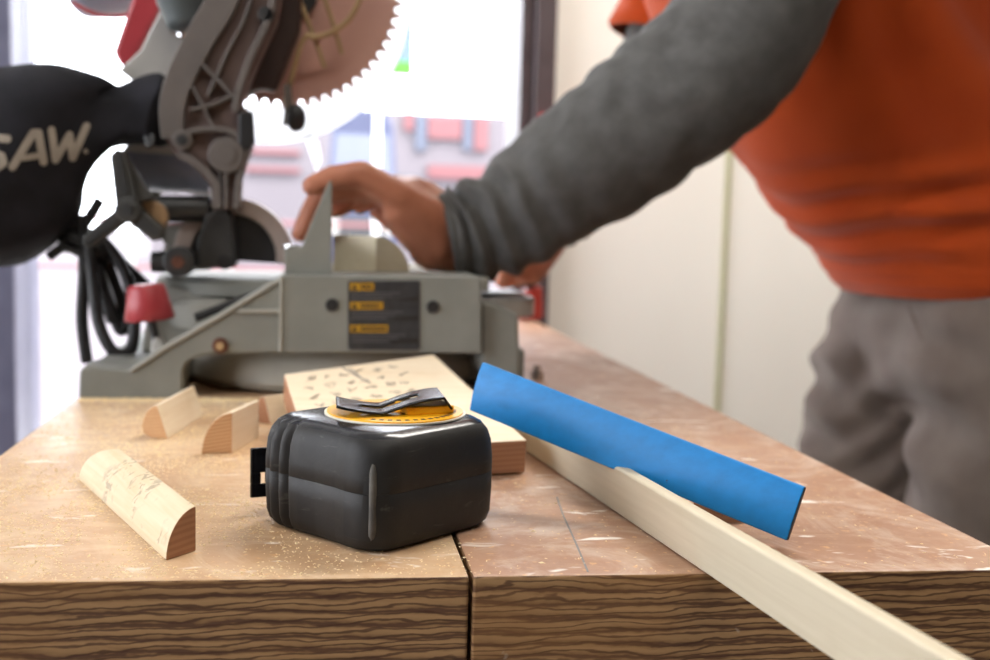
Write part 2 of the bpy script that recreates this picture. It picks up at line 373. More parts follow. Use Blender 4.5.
# ================================================================ the bench
T0 = (-.1683, .2793); YF_L, YF_R = .3965, .3835; YB = 1.478; THK = .062
def yf(x): return YF_L+(YF_R-YF_L)*(x+.1683)/.4476
wb = empty('workbench', (.0555, .93, 0), 'scuffed wooden workbench with thick laminated timber edge under the saw', 'workbench')
sx = .0548; sx2 = .0535
def board(xa, xb, xa2, xb2, mt):
    bm = NB(); pts = [(xa, yf(xa), ZT-THK), (xb, yf(xb), ZT-THK), (xb2, YB, ZT-THK), (xa2, YB, ZT-THK)]
    extr(bm, pts, (0, 0, THK)); bm.normal_update()
    for f in bm.faces: f.material_index = 0 if f.calc_center_median().z > ZT-.0001 else 1
    obj('tabletop_board', bm, [mt, M['edge']], wb, smooth=False, bevel=.0012)
board(T0[0], sx-.0007, T0[0], sx2-.0007, M['top_left']); board(sx+.0007, T0[1], sx2+.0007, T0[1], M['top_right'])
bm = NB(); box(bm, (sx-.012, .4, ZT-THK+.001), (sx+.01, YB-.01, ZT-.006)); obj('joint_strip', bm, M['crack'], wb, smooth=False)
for x in (T0[0]+.05, T0[1]-.05):
    for y in (.46, 1.41): bm = NB(); box(bm, (x-.035, y-.035, 0), (x+.035, y+.035, ZT-THK)); obj('leg', bm, M['timber'], wb, bevel=.003)
for x in (T0[0]+.05, T0[1]-.05): bm = NB(); box(bm, (x-.015, .495, .25), (x+.015, 1.375, .33)); obj('stretcher', bm, M['timber'], wb, bevel=.003)
bm = NB(); p = [onz(557, 497, 0), onz(563, 515, 0), onz(575, 541, 0), onz(588, 572, 0)]
for a, b in zip(p, p[1:]):
    n_ = Vector((.0004, 0, 0)); z_ = Vector((0, 0, .0001)); extr(bm, [a-n_, a+n_, b+n_, b-n_], (0, 0, .00012))
obj('pencil_line', bm, simple('grey_blue_pencil', '85817f', .6), wb, smooth=False)
# sawdust: nobody could count it
def onbench(x, y, m=.002): return T0[0]+m < x < T0[1]-m and yf(x)+m < y < YB-.01
bm = NB(); k = 0
while k < 14000:
    if random.random() < .7: x = random.gauss(-.09, .06); y = random.uniform(.39, .79)
    else: x = random.uniform(-.168, .279); y = .39+random.random()**1.5*.6
    if x > .06 and random.random() < .75: continue
    if noise.noise(Vector((x*40, y*25, 0))) < random.uniform(-.5, .45): continue
    if not onbench(x, y) or (y > .786 and x < .175): continue
    if (Vector((x, y, 0))-Vector((.0245, .4645, 0))).length < .038: continue
    k += 1; r = random.uniform(.00025, .0006)*(2 if random.random() < .02 else 1); a = random.uniform(0, PI)
    c = Vector((x, y, ZT+.0001)); u = Vector((math.cos(a), math.sin(a), random.uniform(-.1, .1)))*r*random.uniform(1, 2); v = Vector((-math.sin(a), math.cos(a), 0))*r*.6; w = Vector((0, 0, r*random.uniform(.3, .8)))
    b_ = [bm.verts.new(c+q) for q in (u, v, -u, -v)]; tp = bm.verts.new(c+w)
    for i in range(4): bm.faces.new((b_[i], b_[(i+1) % 4], tp))
# a drift of dust along the saw foot
for i in range(1500):
    x = random.uniform(-.166, -.03); y = .7892-abs(random.gauss(0, .007)); r = random.uniform(.0004, .0011); c = Vector((x, y, ZT)); a = random.uniform(0, PI)
    u = Vector((math.cos(a), math.sin(a), 0))*r; v = Vector((-math.sin(a), math.cos(a), 0))*r*.7; b_ = [bm.verts.new(c+q) for q in (u, v, -u, -v)]; tp = bm.verts.new(c+Vector((0, 0, r*1.2)))
    for j in range(4): bm.faces.new((b_[j], b_[(j+1) % 4], tp))
tag(obj('sawdust', bm, simple('sawdust', 'ecd2a2', .9, 0, 'f3e2c0', 300), smooth=False), 'fine yellow sawdust scattered over the bench top', 'sawdust', kind='stuff')
# ================================================================ offcuts
def qprofile(R, roll, n=10, hgt=None):
    """quarter-round section: square corner at origin, arc bulging out; rolled about its axis"""
    hgt = hgt or R
    pts = [(0, 0)]+[(-R*math.cos(PI/2*i/n), hgt*math.sin(PI/2*i/n)) for i in range(n+1)]
    c, s = math.cos(roll), math.sin(roll); pts = [(u*c-w*s, u*s+w*c) for u, w in pts]
    m = min(w for u, w in pts); return [(u, w-m) for u, w in pts]
def quarter(name, base, axis, cross, R, roll, label, mats, hgt=None, group=None, z=0, prof=None, cross2=None):
    base = Vector(base); axis = Vector((axis[0], axis[1], 0)); cross = Vector((cross[0], cross[1], 0))
    pts = [base+cross*u+Vector((0, 0, w+z)) for u, w in (prof or qprofile(R, roll, hgt=hgt))]
    bm = NB(); extr(bm, pts, axis, 0, 1)
    if cross2:
        bm.verts.ensure_lookup_table(); n_ = len(pts)
        for i, (u, w) in enumerate(prof or qprofile(R, roll, hgt=hgt)): bm.verts[n_+i].co = base+axis+Vector((cross2[0], cross2[1], 0))*u+Vector((0, 0, w+z))
    org = base.copy()
    # local frame along the grain
    ang = math.atan2(axis.y, axis.x); bmesh.ops.translate(bm, verts=bm.verts, vec=-org); bmesh.ops.rotate(bm, verts=bm.verts, matrix=Matrix.Rotation(-ang, 3, 'Z'))
    o = obj(name, bm, mats, bevel=.0006, seg=2, keep_origin=Vector((0, 0, 0)), angle=30)
    o.location = org; o.rotation_euler = (0, 0, ang); WLOC[o] = org
    return tag(o, label, 'wood offcut', group)
A0 = onz(196, 551, 0); L0 = onz(166, 561, 0); cr = (A0-L0)
A1 = onz(121, 449, .0178); A1.z = ZT; cr2 = A1-onz(79, 480, 0); ax = A1-A0
quarter('wood_offcut', A0, ax, cr.normalized(), cr.length, 0, 'long pale quarter round offcut with scribbles and a knot, front left of bench', [M['pine_mark'], M['end_dark']], hgt=.0178, cross2=cr2/cr.length)
b0 = onz(168, 439, 0); PB = [(0, 0), (-.0065, .0195), (-.0095, .0185), (-.0125, .0155), (-.0145, .0115), (-.0155, .007), (-.0145, .003), (-.011, .0006), (-.006, 0)]
quarter('wood_offcut', b0, onz(204, 416, 0)-b0, (.98, -.2), 1, 0, 'short offcut lying on its rounded side, leftmost by the saw foot', [M['pine'], M['end']], prof=PB)
c0 = onz(232, 453, 0)
quarter('wood_offcut', c0, (.012, .042), (.97, .2), .0165, 0, 'short offcut with striped end grain standing near the tape measure', [M['pine'], M['end']], hgt=.0225)
d0 = onz(271, 425, 0)
quarter('wood_offcut', d0, (.022, .02), (.8, -.6), .016, 0, 'small brown ended offcut half hidden behind the black tape measure', [M['pine'], M['end_dark']], hgt=.015, prof=[(u*.9, w*.9) for u, w in PB])
# knot on the long offcut
kp = ony(166, 496, .463)
# ================================================================ board with pencil notes
zA, zB, zC, zD = .032, .037, .018, .0195
A = onz(284, 375, zA); B = onz(434, 355, zB); C = onz(527, 441, zC); D = W(-.0065, .527, zD)
# keep the four corners in one plane
nrm = (A-C).cross(B-C).normalized(); D.z = C.z-((D.x-C.x)*nrm.x+(D.y-C.y)*nrm.y)/nrm.z
if nrm.z < 0: nrm = -nrm
TB = .0175
bm = NB(); extr(bm, [A, B, C, D], -nrm*TB)
bm.normal_update()
for f in bm.faces: f.material_index = 1 if abs(f.normal.z) < .6 and f.calc_center_median().y < .62 else 0
zmin = min(v.co.z for v in bm.verts); bmesh.ops.translate(bm, verts=bm.verts, vec=(0, 0, ZT+.0003-zmin)); dz = ZT+.0003-zmin
bd = empty('wooden_board', ((A+C)/2-Vector((0, 0, .02))), 'pale board offcut with pencil scribbles on top, behind the tape measure', 'board')
obj('board_body', bm, [M['pine'], M['end_dark']], bd, bevel=.0008)
up = Vector((0, 0, dz))+nrm*.0002
bm = NB()
def bpt(u, v): return A+(B-A)*u+(D-A)*v+up
for i in range(46):
    row = i//8; u = .1+.11*(i % 8)+random.uniform(-.02, .02); v = .1+row*.13+random.uniform(-.01, .01)
    if u > .75-row*.02: continue
    pts = [bpt(u+random.uniform(0, .07)*(j > 0), v+random.uniform(0, .06)) for j in range(6)]
    tube(bm, pts, .00022, 5, 3)
tube(bm, [bpt(.36, .02), bpt(.42, .2), bpt(.47, .33)], .0006, 5, 3); tube(bm, [bpt(.4, .05), bpt(.44, .25), bpt(.47, .33)], .0005, 5, 3)
obj('pencil_scribble', bm, simple('soft_pencil', '958c80', .8), bd, smooth=False)
# support under its far edge
cB = A.lerp(B, .5); hz = (A.z+B.z)/2+dz-TB*1.02-ZT
bm = NB(); e1 = (B-A); e1.z = 0; e1.normalize(); q = Vector((e1.y, -e1.x, 0))
b1 = Vector((cB.x, cB.y, ZT))-e1*.03-q*-.004; extr(bm, [b1, b1+e1*.06, b1+e1*.06+q*.014, b1+q*.014], (0, 0, hz-.0012))
tag(obj('wood_offcut', bm, M['pine'], bevel=.0008), 'small square scrap propping up the far edge of the scribbled board', 'wood offcut')
# ================================================================ pale long strip
s0 = onz(530, 455, 0); s1 = onz(829, 659, 0); d = (s1-s0).normalized(); n_ = Vector((-d.y, d.x, 0))
if n_.x < 0: n_ = -n_
far = s0-d*.08; L = (s1-s0).length+.08+.14
sec = [(0, .0006), (-.0045, .0228), (-.0035, .0236), (.0008, .0236), (.0018, .0228), (.0055, .0006)]
pts = [far+n_*u+Vector((0, 0, w)) for u, w in sec]
bm = NB(); extr(bm, pts, d*L)
ang = math.atan2(d.y, d.x); bmesh.ops.translate(bm, verts=bm.verts, vec=-far); bmesh.ops.rotate(bm, verts=bm.verts, matrix=Matrix.Rotation(-ang, 3, 'Z'))
o = obj('wood_strip', bm, M['primed'], keep_origin=Vector((0, 0, 0)), bevel=.0012, seg=3); o.location = far; o.rotation_euler = (0, 0, ang)
tag(o, 'long cream wooden strip running under the blue strip and over the front edge', 'wood strip')
# ================================================================ blue strip
zb = [.0035, .019, .036, .0225]
P1 = onz(787, 541, .0035); P2 = onz(469, 410, .040); P4 = onz(805, 487, .0258); wv = P4-P1
P3 = min((ony(482, 362, P2.y+k*.0004) for k in range(-60, 120)), key=lambda p: (p-P2-wv).length)
wv2 = P3-P2
bm = NB(); ln = (P2-P1); nn = ln.cross(wv).normalized(); nn = nn if nn.z > 0 else -nn
wd = wv.normalized(); wl = wv.length
sec = [(0, 0), (.0, -.0035), (wl, -.0035), (wl, 0), (wl*.72, .0012), (wl*.35, .0013)]
extr(bm, [P1+wd*u+nn*w for u, w in sec], ln, 0, 1); bm.verts.ensure_lookup_table()
nn2 = ln.cross(wv2).normalized(); nn2 = nn2 if nn2.z > 0 else -nn2
for i, (u, w) in enumerate(sec): bm.verts[len(sec)+i].co = P2+wv2*(u/wl)+nn2*w
ang = math.atan2(ln.y, ln.x)
o = obj('painted_strip', bm, [M['blue'], simple('dark_cut_end', '1c2733', .6)], keep_origin=P1.copy(), bevel=.0007)
tag(o, 'bright blue painted flat strip leaning across the cream strip', 'painted strip')
bm = NB(); b = onz(722, 524, 0); extr(bm, [b, b+Vector((.02, .004, 0)), b+Vector((.014, .026, 0)), b+Vector((-.006, .022, 0))], (0, 0, .0065))
tag(obj('wood_offcut', bm, M['end_dark'], bevel=.0006), 'tiny brown wood scrap under the right end of the blue strip', 'wood offcut')
bm = NB(); b = onz(537, 380, 0); cyl(bm, b, b+Vector((0, 0, .007)), .0055, n=6); cyl(bm, b+Vector((0, 0, .007)), b+Vector((0, 0, .012)), .003, n=14)
tag(obj('bolt', bm, M['steel']), 'small steel bolt standing on the bench right of the saw foot', 'bolt')
# ================================================================ tape measure
tc = Vector((.0245, .4645, ZT)); SD = .0765; RC = .0145
tm = empty('tape_measure', tc, 'chunky black rubber tape measure with yellow disc and belt clip', 'tape measure')
def rsq(s, r, n=24):
    h = s/2; P = []
    for k, (cx, cy) in enumerate(((h-r, h-r), (-h+r, h-r), (-h+r, -h+r), (h-r, -h+r))):
        for i in range(n+1):
            a = PI/2*k+PI/2*i/n; P.append((cx+r*math.cos(a), cy+r*math.sin(a)))
        nx = [(-h+r, h), (-h, -h+r), (h-r, -h), (h, h-r)][k]; x0, y0 = P[-1]
        for j in range(1, 90): P.append((x0+(nx[0]-x0)*j/90, y0+(nx[1]-y0)*j/90))
    return P
base = rsq(SD, RC)
# local: corner (-,-) turned to face the camera
R45 = Matrix.Rotation(math.radians(45-4.5), 3, 'Z')
def tape_pt(x, y, ins, z):
    r_ = Vector((x, y, 0)); L_ = max(abs(x), abs(y))
    return None
levels = [(0, .0055), (.001, .0032), (.003, .0014), (.0065, .0004), (.0165, 0), (.0238, 0), (.0240, .0002), (.0242, 0), (.030, 0), (.037, .0006), (.0415, .0018), (.0448, .004), (.0464, .0065), (.047, .009)]
bm = NB(); rings = []
for z, ins in levels:
    k = (SD-2*ins)/SD; ring = []
    for (x, y) in base:
        px_, py_ = x*k, y*k
        v = R45 @ Vector((px_, py_, 0)); v.z = z
        ring.append([v, x, y])
    rings.append(ring)
# which side is the left-front one: after 45 deg turn local -x side faces lower-left
allr = []
for li, ring in enumerate(rings):
    row = []
    for v, x, y in ring:
        h = SD/2; off = 0
        if x < -h+RC*1.0 and y < h:       # left-front face and the left corner
            s_ = (h-y)                     # distance from the left corner
            if x < -h+.004 or y > h-RC:
                for g0 in (.009, .0155, .022):
                    off = max(off, .0028*math.exp(-((s_-g0)/.0015)**2))
                if .0225 < s_: off = max(off, .0)
                if s_ > .03: off = max(off, .0009*min(1, (s_-.03)/.01)*min(1, max(0, (SD-.018-s_))/.006))
        zf = 1 if .003 < v.z < .0425 else .25
        dirv = Vector((v.x, v.y, 0)).normalized()
        row.append(bm.verts.new(Vector((v.x, v.y, v.z))-dirv*off*zf+tc))
    allr.append(row)
n = len(base)
for A_, B_ in zip(allr, allr[1:]):
    for j in range(n): bm.faces.new((A_[j], A_[(j+1) % n], B_[(j+1) % n], B_[j]))
bm.faces.new(allr[0][::-1]); f = bm.faces.new(allr[-1]); f.material_index = 1
for f in bm.faces:
    if f.calc_center_median().z > ZT+.0455: f.material_index = 1
obj('case', bm, [M['rubber'], M['gloss_black']], tm, angle=50)
# worn vertical rib at the near corner
nc = R45 @ Vector((-SD/2, -SD/2, 0)); nd = nc.normalized()
cp = lambda ins, z: tc+nd*((SD/2)*math.sqrt(2)-RC*(math.sqrt(2)-1)-ins)+Vector((-.0012, 0, z))
bm = NB(); tube(bm, [cp(.0062, .003), cp(.0018, .008), cp(.0013, .02), cp(.0015, .032), cp(.0045, .0405)], .0018, 10, 5); obj('corner_rib', bm, M['worn'], tm)
dc = tc+Vector((.0065, .0045, .047)); DR = .0292
bm = NB(); cyl(bm, dc, dc+Vector((0, 0, .0006)), DR+.0011, n=64); obj('disc_rim', bm, M['white_ring'], tm)
bm = NB(); cyl(bm, dc+Vector((0, 0, .0006)), dc+Vector((0, 0, .0012)), DR, n=64); dl_ = obj('label_disc', bm, M['yellow_disc'], tm)
bm = NB()
for i in range(15):
    a = -2.0+i*.14; c_ = dc+Vector((math.cos(a), math.sin(a), 0))*DR*.86+Vector((0, 0, .00125)); u = Vector((math.cos(a), math.sin(a), 0))*.0011; v = Vector((-math.sin(a), math.cos(a), 0))*.0009
    extr(bm, [c_-u-v, c_+u-v, c_+u+v, c_-u+v], (0, 0, .0001))
obj('label_print', bm, M['ink'], dl_, smooth=False)
# belt clip: curved sheet with a slot
rotc = Matrix.Rotation(math.radians(14), 3, 'Z'); nu, nv = 28, 12; CL, CWd = .05, .0275
bm = NB(); grid = []
def clipz(u):
    if u < .4: return .0024+.0036*((.4-u)/.4)**1.6
    if u < .93: return .0024+.0056*math.sin((u-.4)/.53*PI/2)
    return .008-.005*((u-.93)/.07)
for i in range(nu+1):
    u = i/nu; row = []
    for j in range(nv+1):
        v = j/nv; p = rotc @ Vector(((u-.5)*CL+(v-.5)*.006, (v-.5)*CWd*(1-.12*(1-u)), 0)); row.append(bm.verts.new(tc+Vector((.0055, .002, .0475))+p+Vector((0, 0, clipz(u)))))
    grid.append(row)
for i in range(nu):
    for j in range(nv):
        if 6 <= i <= 19 and 5 <= j <= 7: continue
        bm.faces.new((grid[i][j], grid[i+1][j], grid[i+1][j+1], grid[i][j+1]))
o = obj('belt_clip', bm, M['clip'], tm); s = o.modifiers.new('solid', 'SOLIDIFY'); s.thickness = .001; s.offset = -1
bm = NB(); extr(bm, [tc+Vector((.0055, .002, .0480))+rotc @ Vector(q) for q in ((.002, -.0115, 0), (.0235, -.0115, 0), (.0235, .0115, 0), (.002, .0115, 0))], (0, 0, .0036)); obj('clip_base', bm, M['yellow_disc'], tm, bevel=.0008)
# screw in the near corner
sp = tc+nd*.0415+Vector((0, 0, .0436)); bm = NB(); sn = (Vector((0, 0, 1))+nd*.8).normalized(); cyl(bm, sp-sn*.001, sp+sn*.0008, .0027, n=20); obj('screw', bm, M['rust'], tm)
# tape end hook at the left corner
hp = tc+R45 @ Vector((-SD/2+.013, SD/2+.002, 0)); hd = (R45 @ Vector((0, 1, 0))); hs = (R45 @ Vector((1, 0, 0)))
hw = Vector((-.003, .0, 0))
c0 = onz(258, 502, .014); 
hx = tc+Vector((-.0510, .0175, -.0055)); hb = NB()
def hk(u, z): return hx+Vector((.8, .25, 0)).normalized()*u+Vector((0, 0, z))
for (u0, u1, z0, z1) in ((-.004, .0035, .0125, .0185), (-.004, .0004, .0185, .0235), (.0025, .0035, .0185, .0235), (-.004, .0035, .0235, .0345)):
    extr(hb, [hk(u0, z0), hk(u1, z0), hk(u1, z1), hk(u0, z1)], (-.0008, .0016, 0))
extr(hb, [hk(.003, .021), hk(.014, .021), hk(.014, .0225), hk(.003, .0225)], (0, .012, 0))
obj('end_hook', hb, M['clip'], tm, bevel=.0006)
# ================================================================ mitre saw
SY = .79
ms = empty('miter_saw', (-.02, .92, ZT), 'grey compound mitre saw with black dust bag and toothed blade on the bench', 'saw')
# base casting, near side wall
bm = NB()
side(bm, [(78, 399.5), (79, 372), (83, 366), (129, 370), (166, 345), (224, 311), (281, 276.5), (281, 353), (205, 355), (194, 358.5), (186, 364), (183, 371), (183, 400)], SY, SY+.035)
base = obj('base', bm, M['cast'], ms, bevel=.0022, seg=3)
bm = NB(); side(bm, [(280, 275), (479, 276.5), (481.5, 279), (481.5, 353.5), (280, 353)], SY-.004, SY+.06); obj('base_body', bm, M['cast'], ms, bevel=.003, seg=3)
bm = NB(); side(bm, [(481.8, 301), (500, 305), (519, 315), (520, 378), (484, 378), (481.8, 367)], SY+.004, SY+.07); obj('foot', bm, M['cast'], ms, bevel=.003, seg=3)
# sloped top web and ribs of the wing
bm = NB(); side(bm, [(281, 309), (281, 313), (236, 312.5), (240, 309)], SY-.0025, SY+.002); obj('rib', bm, M['cast_light'], base, bevel=.0006)
bm = NB(); side(bm, [(279.5, 277), (283, 277), (282, 353), (278.5, 353)], SY-.0055, SY); obj('rib', bm, M['cast_light'], base, bevel=.0008)
bm = NB(); side(bm, [(129, 370.5), (166, 345.5), (224, 311.5), (280, 277.5), (280, 281.5), (225, 315.5), (167, 349.5), (131, 373)], SY-.0022, SY); obj('rib', bm, M['cast_light'], base, bevel=.0006)
bm = NB(); box(bm, W(-.165, SY+.0355, .001), W(-.1, SY+.30, .022)); obj('foot', bm, M['cast'], ms, bevel=.004)
bm = NB(); box(bm, W(.09, SY+.0705, .001), W(.16, SY+.30, .03)); obj('foot', bm, M['cast'], ms, bevel=.004)
for (x, y, c) in ((332, 305, 'dark_metal'), (433, 307, 'dark_metal')):
    p = ony(x, y, SY-.006); bm = NB(); disc_y(bm, p, .0045, .004); obj('bolt_hole', bm, M['black_plastic'], ms, bevel=.0006)
p = ony(220, 346, SY-.003); bm = NB(); disc_y(bm, p, .0055, .005); b_ = obj('screw', bm, M['rust'], ms, bevel=.001); bm = NB(); disc_y(bm, p-Vector((0, .0015, 0)), .003, .002, 6); obj('screw_head', bm, M['tan_wire'], b_)
# warning label
bm = NB(); side(bm, [(349, 281), (419, 281), (420, 283), (420, 348), (418, 350), (350, 350), (348, 348), (348, 283)], SY-.0048, SY-.0036); lb = obj('warning_label', bm, M['label'], ms, smooth=False)
for i, (y, x1) in enumerate(((283, 374), (302, 383), (325, 388))):
    bm = NB(); side(bm, [(350, y), (x1, y), (x1, y+7.5), (350, y+7.5)], SY-.0052, SY-.0048); obj('yellow_band', bm, M['yellow'], lb, smooth=False)
    bm = NB(); side(bm, [(351.5, y+6.3), (354.5, y+1.2), (357.5, y+6.3)], SY-.0054, SY-.0052)
    x = 361
    while x < x1-4: side(bm, [(x, y+2), (x+2.6, y+2), (x+2.6, y+5.8), (x, y+5.8)], SY-.0054, SY-.0052); x += 3.7
    obj('warning_print', bm, M['ink'], lb, smooth=False)
    bm = NB(); ln_mat = M['dark_metal']
    for k in range(3):
        yy = y+9.5+k*3.2; side(bm, [(351, yy), (400-8*k+3*i, yy), (400-8*k+3*i, yy+1.1), (351, yy+1.1)], SY-.0053, SY-.0049)
    obj('warning_print', bm, simple('grey_print', '5c5c5f', .5), lb, smooth=False)
    bm = NB(); side(bm, [(405-10*i, y+15.5), (419, y+13.5), (419, y+18), (392, y+18)], SY-.0053, SY-.0049); obj('warning_print', bm, M['ink'], lb, smooth=False)
# fence plate with triangular gusset
bm = NB(); side(bm, [(284.5, 275.5), (284.5, 250), (287, 247), (301, 247.5), (305, 239), (316, 212), (328, 184), (330, 180), (332, 182), (332, 275.5)], SY+.004, SY+.013); obj('fence_gusset', bm, M['cast'], ms, bevel=.0012, seg=3)
zt = ony(300, 250, SY).z
bm = NB(); box(bm, (-.0015, SY+.0135, zt-.02), (.0045, SY+.22, zt+.012)); obj('fence', bm, M['cast_light'], ms, bevel=.0015)
bm = NB(); p = ony(292, 249, SY+.012); cyl(bm, p, p+Vector((0, 0, .003)), .006, n=20); obj('bolt', bm, M['steel'], ms)
# table deck and turntable
zt = ony(300, 277, SY).z
bm = NB(); box(bm, (-.001, SY+.0605, zt-.012), (.128, SY+.3, zt-.001)); obj('deck', bm, M['cast_light'], ms, bevel=.002)
TC = Vector((.008, .914, ZT))
def lathe(bm, c, prof, n=64):
    rings = [[bm.verts.new((c.x+r*math.cos(2*PI*i/n), c.y+r*math.sin(2*PI*i/n), c.z+z)) for i in range(n)] for r, z in prof]
    for A_, B_ in zip(rings, rings[1:]):
        for j in range(n): bm.faces.new((A_[j], A_[(j+1) % n], B_[(j+1) % n], B_[j]))
    bm.faces.new(rings[0][::-1]); bm.faces.new(rings[-1]); return bm
bm = NB(); lathe(bm, TC, [(.1, .0015), (.115, .003), (.1195, .008), (.1195, .018), (.117, .026), (.112, .0315), (.05, .033)]); obj('turntable_hub', bm, M['cast_light'], ms)
TT = Vector((-.045, .96, ZT))
bm = NB(); lathe(bm, TT, [(.09, .038), (.104, .041), (.107, .05), (.107, .058), (.098, .064), (.05, .065)]); obj('turntable', bm, M['cast_light'], ms)
bm = NB(); lathe(bm, TT+Vector((0, 0, 0)), [(.088, .0655), (.094, .067), (.094, .076), (.09, .079), (.03, .08)]); obj('turntable_top', bm, M['cast'], ms)
bm = NB(); cyl(bm, W(.118, .915, .052), W(.118, .915, .068), .03, n=40); cyl(bm, W(.118, .915, .068), W(.118, .915, .072), .024, .02, n=40)
bmesh.ops.translate(bm, verts=bm.verts, vec=(.028, 0, 0)); obj('miter_handle', bm, M['body_grey'], ms, bevel=.002)
bm = NB(); tube(bm, [ony(195, 318, .83), ony(225, 306, .835), ony(253, 296, .84)], .0032, 10, 4); obj('lever', bm, M['black_plastic'], ms)
# slanting grey slab behind wing
bm = NB(); side(bm, [(140, 352), (150, 300), (168, 285), (212, 296), (262, 300), (262, 340), (200, 352)], .885, .9); obj('turntable_skirt', bm, M['cast_light'], ms, bevel=.003)
# bevel housing and scale
bm = NB(); side(bm, [(196, 268), (197, 240), (205, 214), (224, 206), (233, 214), (236, 268)], .87, .91); obj('bevel_housing', bm, M['dark_metal'], ms, bevel=.003, seg=3)
c_ = ony(233, 258, .885)
bm = NB(); pr = [c_+Vector((math.cos(a)*.046, 0, math.sin(a)*.047)) for a in [PI*i/28-.1 for i in range(30)]]
pr2 = [c_+Vector((math.cos(a)*.033, 0, math.sin(a)*.034)) for a in [PI*i/28-.1 for i in range(30)]][::-1]
extr(bm, pr+pr2, (0, .03, 0)); obj('bevel_scale', bm, simple('pale_brownish_cast_metal', 'a3958e', .5, .3, 'b0a29a', 20), ms, bevel=.0015)
bm = NB(); extr(bm, pr2, (0, .02, 0)); bmesh.ops.translate(bm, verts=bm.verts, vec=(0, .004, 0)); obj('bevel_recess', bm, M['black_plastic'], ms)
p = ony(178, 262, .85)
bm = NB(); disc_y(bm, p, .0115, .03, 24); k_ = obj('bevel_knob', bm, M['dark_metal'], ms, bevel=.002)
bm = NB(); disc_y(bm, p-Vector((0, .003, 0)), .005, .004, 6); obj('knob_nut', bm, M['rust'], k_)
bm = NB(); p = ony(168, 262, .86); cyl(bm, p+Vector((-.012, 0, 0)), p, .008, n=20); obj('spindle_nut', bm, M['dark_metal'], ms, bevel=.001)
bm = NB(); p = ony(225, 262, .868); disc_y(bm, p, .006, .004, 20); obj('bolt', bm, M['black_plastic'], ms, bevel=.001)
# arm casting: solid web with raised rim, ribs and bosses
AY = .86
web = [(232, -60), (205, 0), (187, 33), (166, 76), (160, 105), (163, 136), (174, 154), (197, 170), (211, 188), (212, 210), (240, 210), (241, 178), (252, 146), (250, 112), (241, 103), (259, 58), (277, 20), (290, -60)]
bm = NB(); side(bm, web, AY+.006, AY+.03); arm = obj('saw_arm', bm, M['arm_web'], ms, bevel=.002)
def rib(pts, w, name='arm_rib', m='arm', y0=AY-.002, y1=AY+.0065, par=None):
    P = [ony(x, y, AY) for x, y in pts]; P = smooth_path(P, 5); L_ = []; R_ = []
    for i, p in enumerate(P):
        d_ = (P[min(i+1, len(P)-1)]-P[max(i-1, 0)]); d_.y = 0; d_.normalize(); q = Vector((d_.z, 0, -d_.x))
        ww = w[0]+(w[1]-w[0])*i/(len(P)-1) if isinstance(w, tuple) else w
        L_.append(p+q*ww); R_.append(p-q*ww)
    for l in (L_, R_):
        for p in l: p.y = y0
    bm = NB(); n_ = len(P)
    a0 = [bm.verts.new(p) for p in L_]; b0 = [bm.verts.new(p) for p in R_]; a1 = [bm.verts.new(p+Vector((0, y1-y0, 0))) for p in L_]; b1 = [bm.verts.new(p+Vector((0, y1-y0, 0))) for p in R_]
    for i in range(n_-1):
        for A_, B_ in ((a0, b0), (b0, b1), (b1, a1), (a1, a0)): bm.faces.new((A_[i], A_[i+1], B_[i+1], B_[i]))
    bm.faces.new((a0[0], b0[0], b1[0], a1[0])); bm.faces.new((a0[-1], b0[-1], b1[-1], a1[-1]))
    return obj(name, bm, M[m], par or arm, bevel=.0008)
rib([(245, -60), (222, 0), (202, 35), (180, 78), (172, 108), (173, 138)], (.012, .0085))
rib([(283, -60), (270, 14), (250, 58), (237, 98), (236, 112)], .0025)
rib([(188, 132), (205, 129), (232, 132), (247, 150)], .002); rib([(190, 110), (214, 104), (240, 92)], .0012)
rib([(200, 62), (222, 84), (236, 100)], .0012); rib([(192, 86), (204, 108), (214, 130)], .001); rib([(262, -50), (248, 10), (226, 55), (208, 96)], .0011)
rib([(178, 154), (200, 166), (216, 186), (216, 209)], .0028); rib([(248, 150), (240, 176), (236, 209)], .0024); rib([(226, 158), (226, 209)], .0014); rib([(219, 158), (221, 209)], .0007)
for (x, y, r_) in ((182, 140, .0075), (226, 155, .0135)):
    p = ony(x, y, AY-.004); bm = NB(); disc_y(bm, p, r_, .012, 32); b_ = obj('pivot_boss', bm, M['arm'], arm, bevel=.0015)
    bm = NB(); disc_y(bm, p-Vector((0, .0015, 0)), r_*.55, .002, 24); obj('pivot_pin', bm, M['dark_metal' if r_ < .01 else 'arm'], b_, bevel=.0005)
p = ony(266, 14, AY-.002); bm = NB(); disc_y(bm, p, .006, .01, 24); obj('pivot_boss', bm, M['dark_metal'], arm, bevel=.001)
bm = NB(); side(bm, [(238, 112), (253, 110), (255, 142), (250, 150), (238, 148)], AY-.004, AY+.005); obj('depth_stop', bm, M['black_plastic'], ms, bevel=.002)
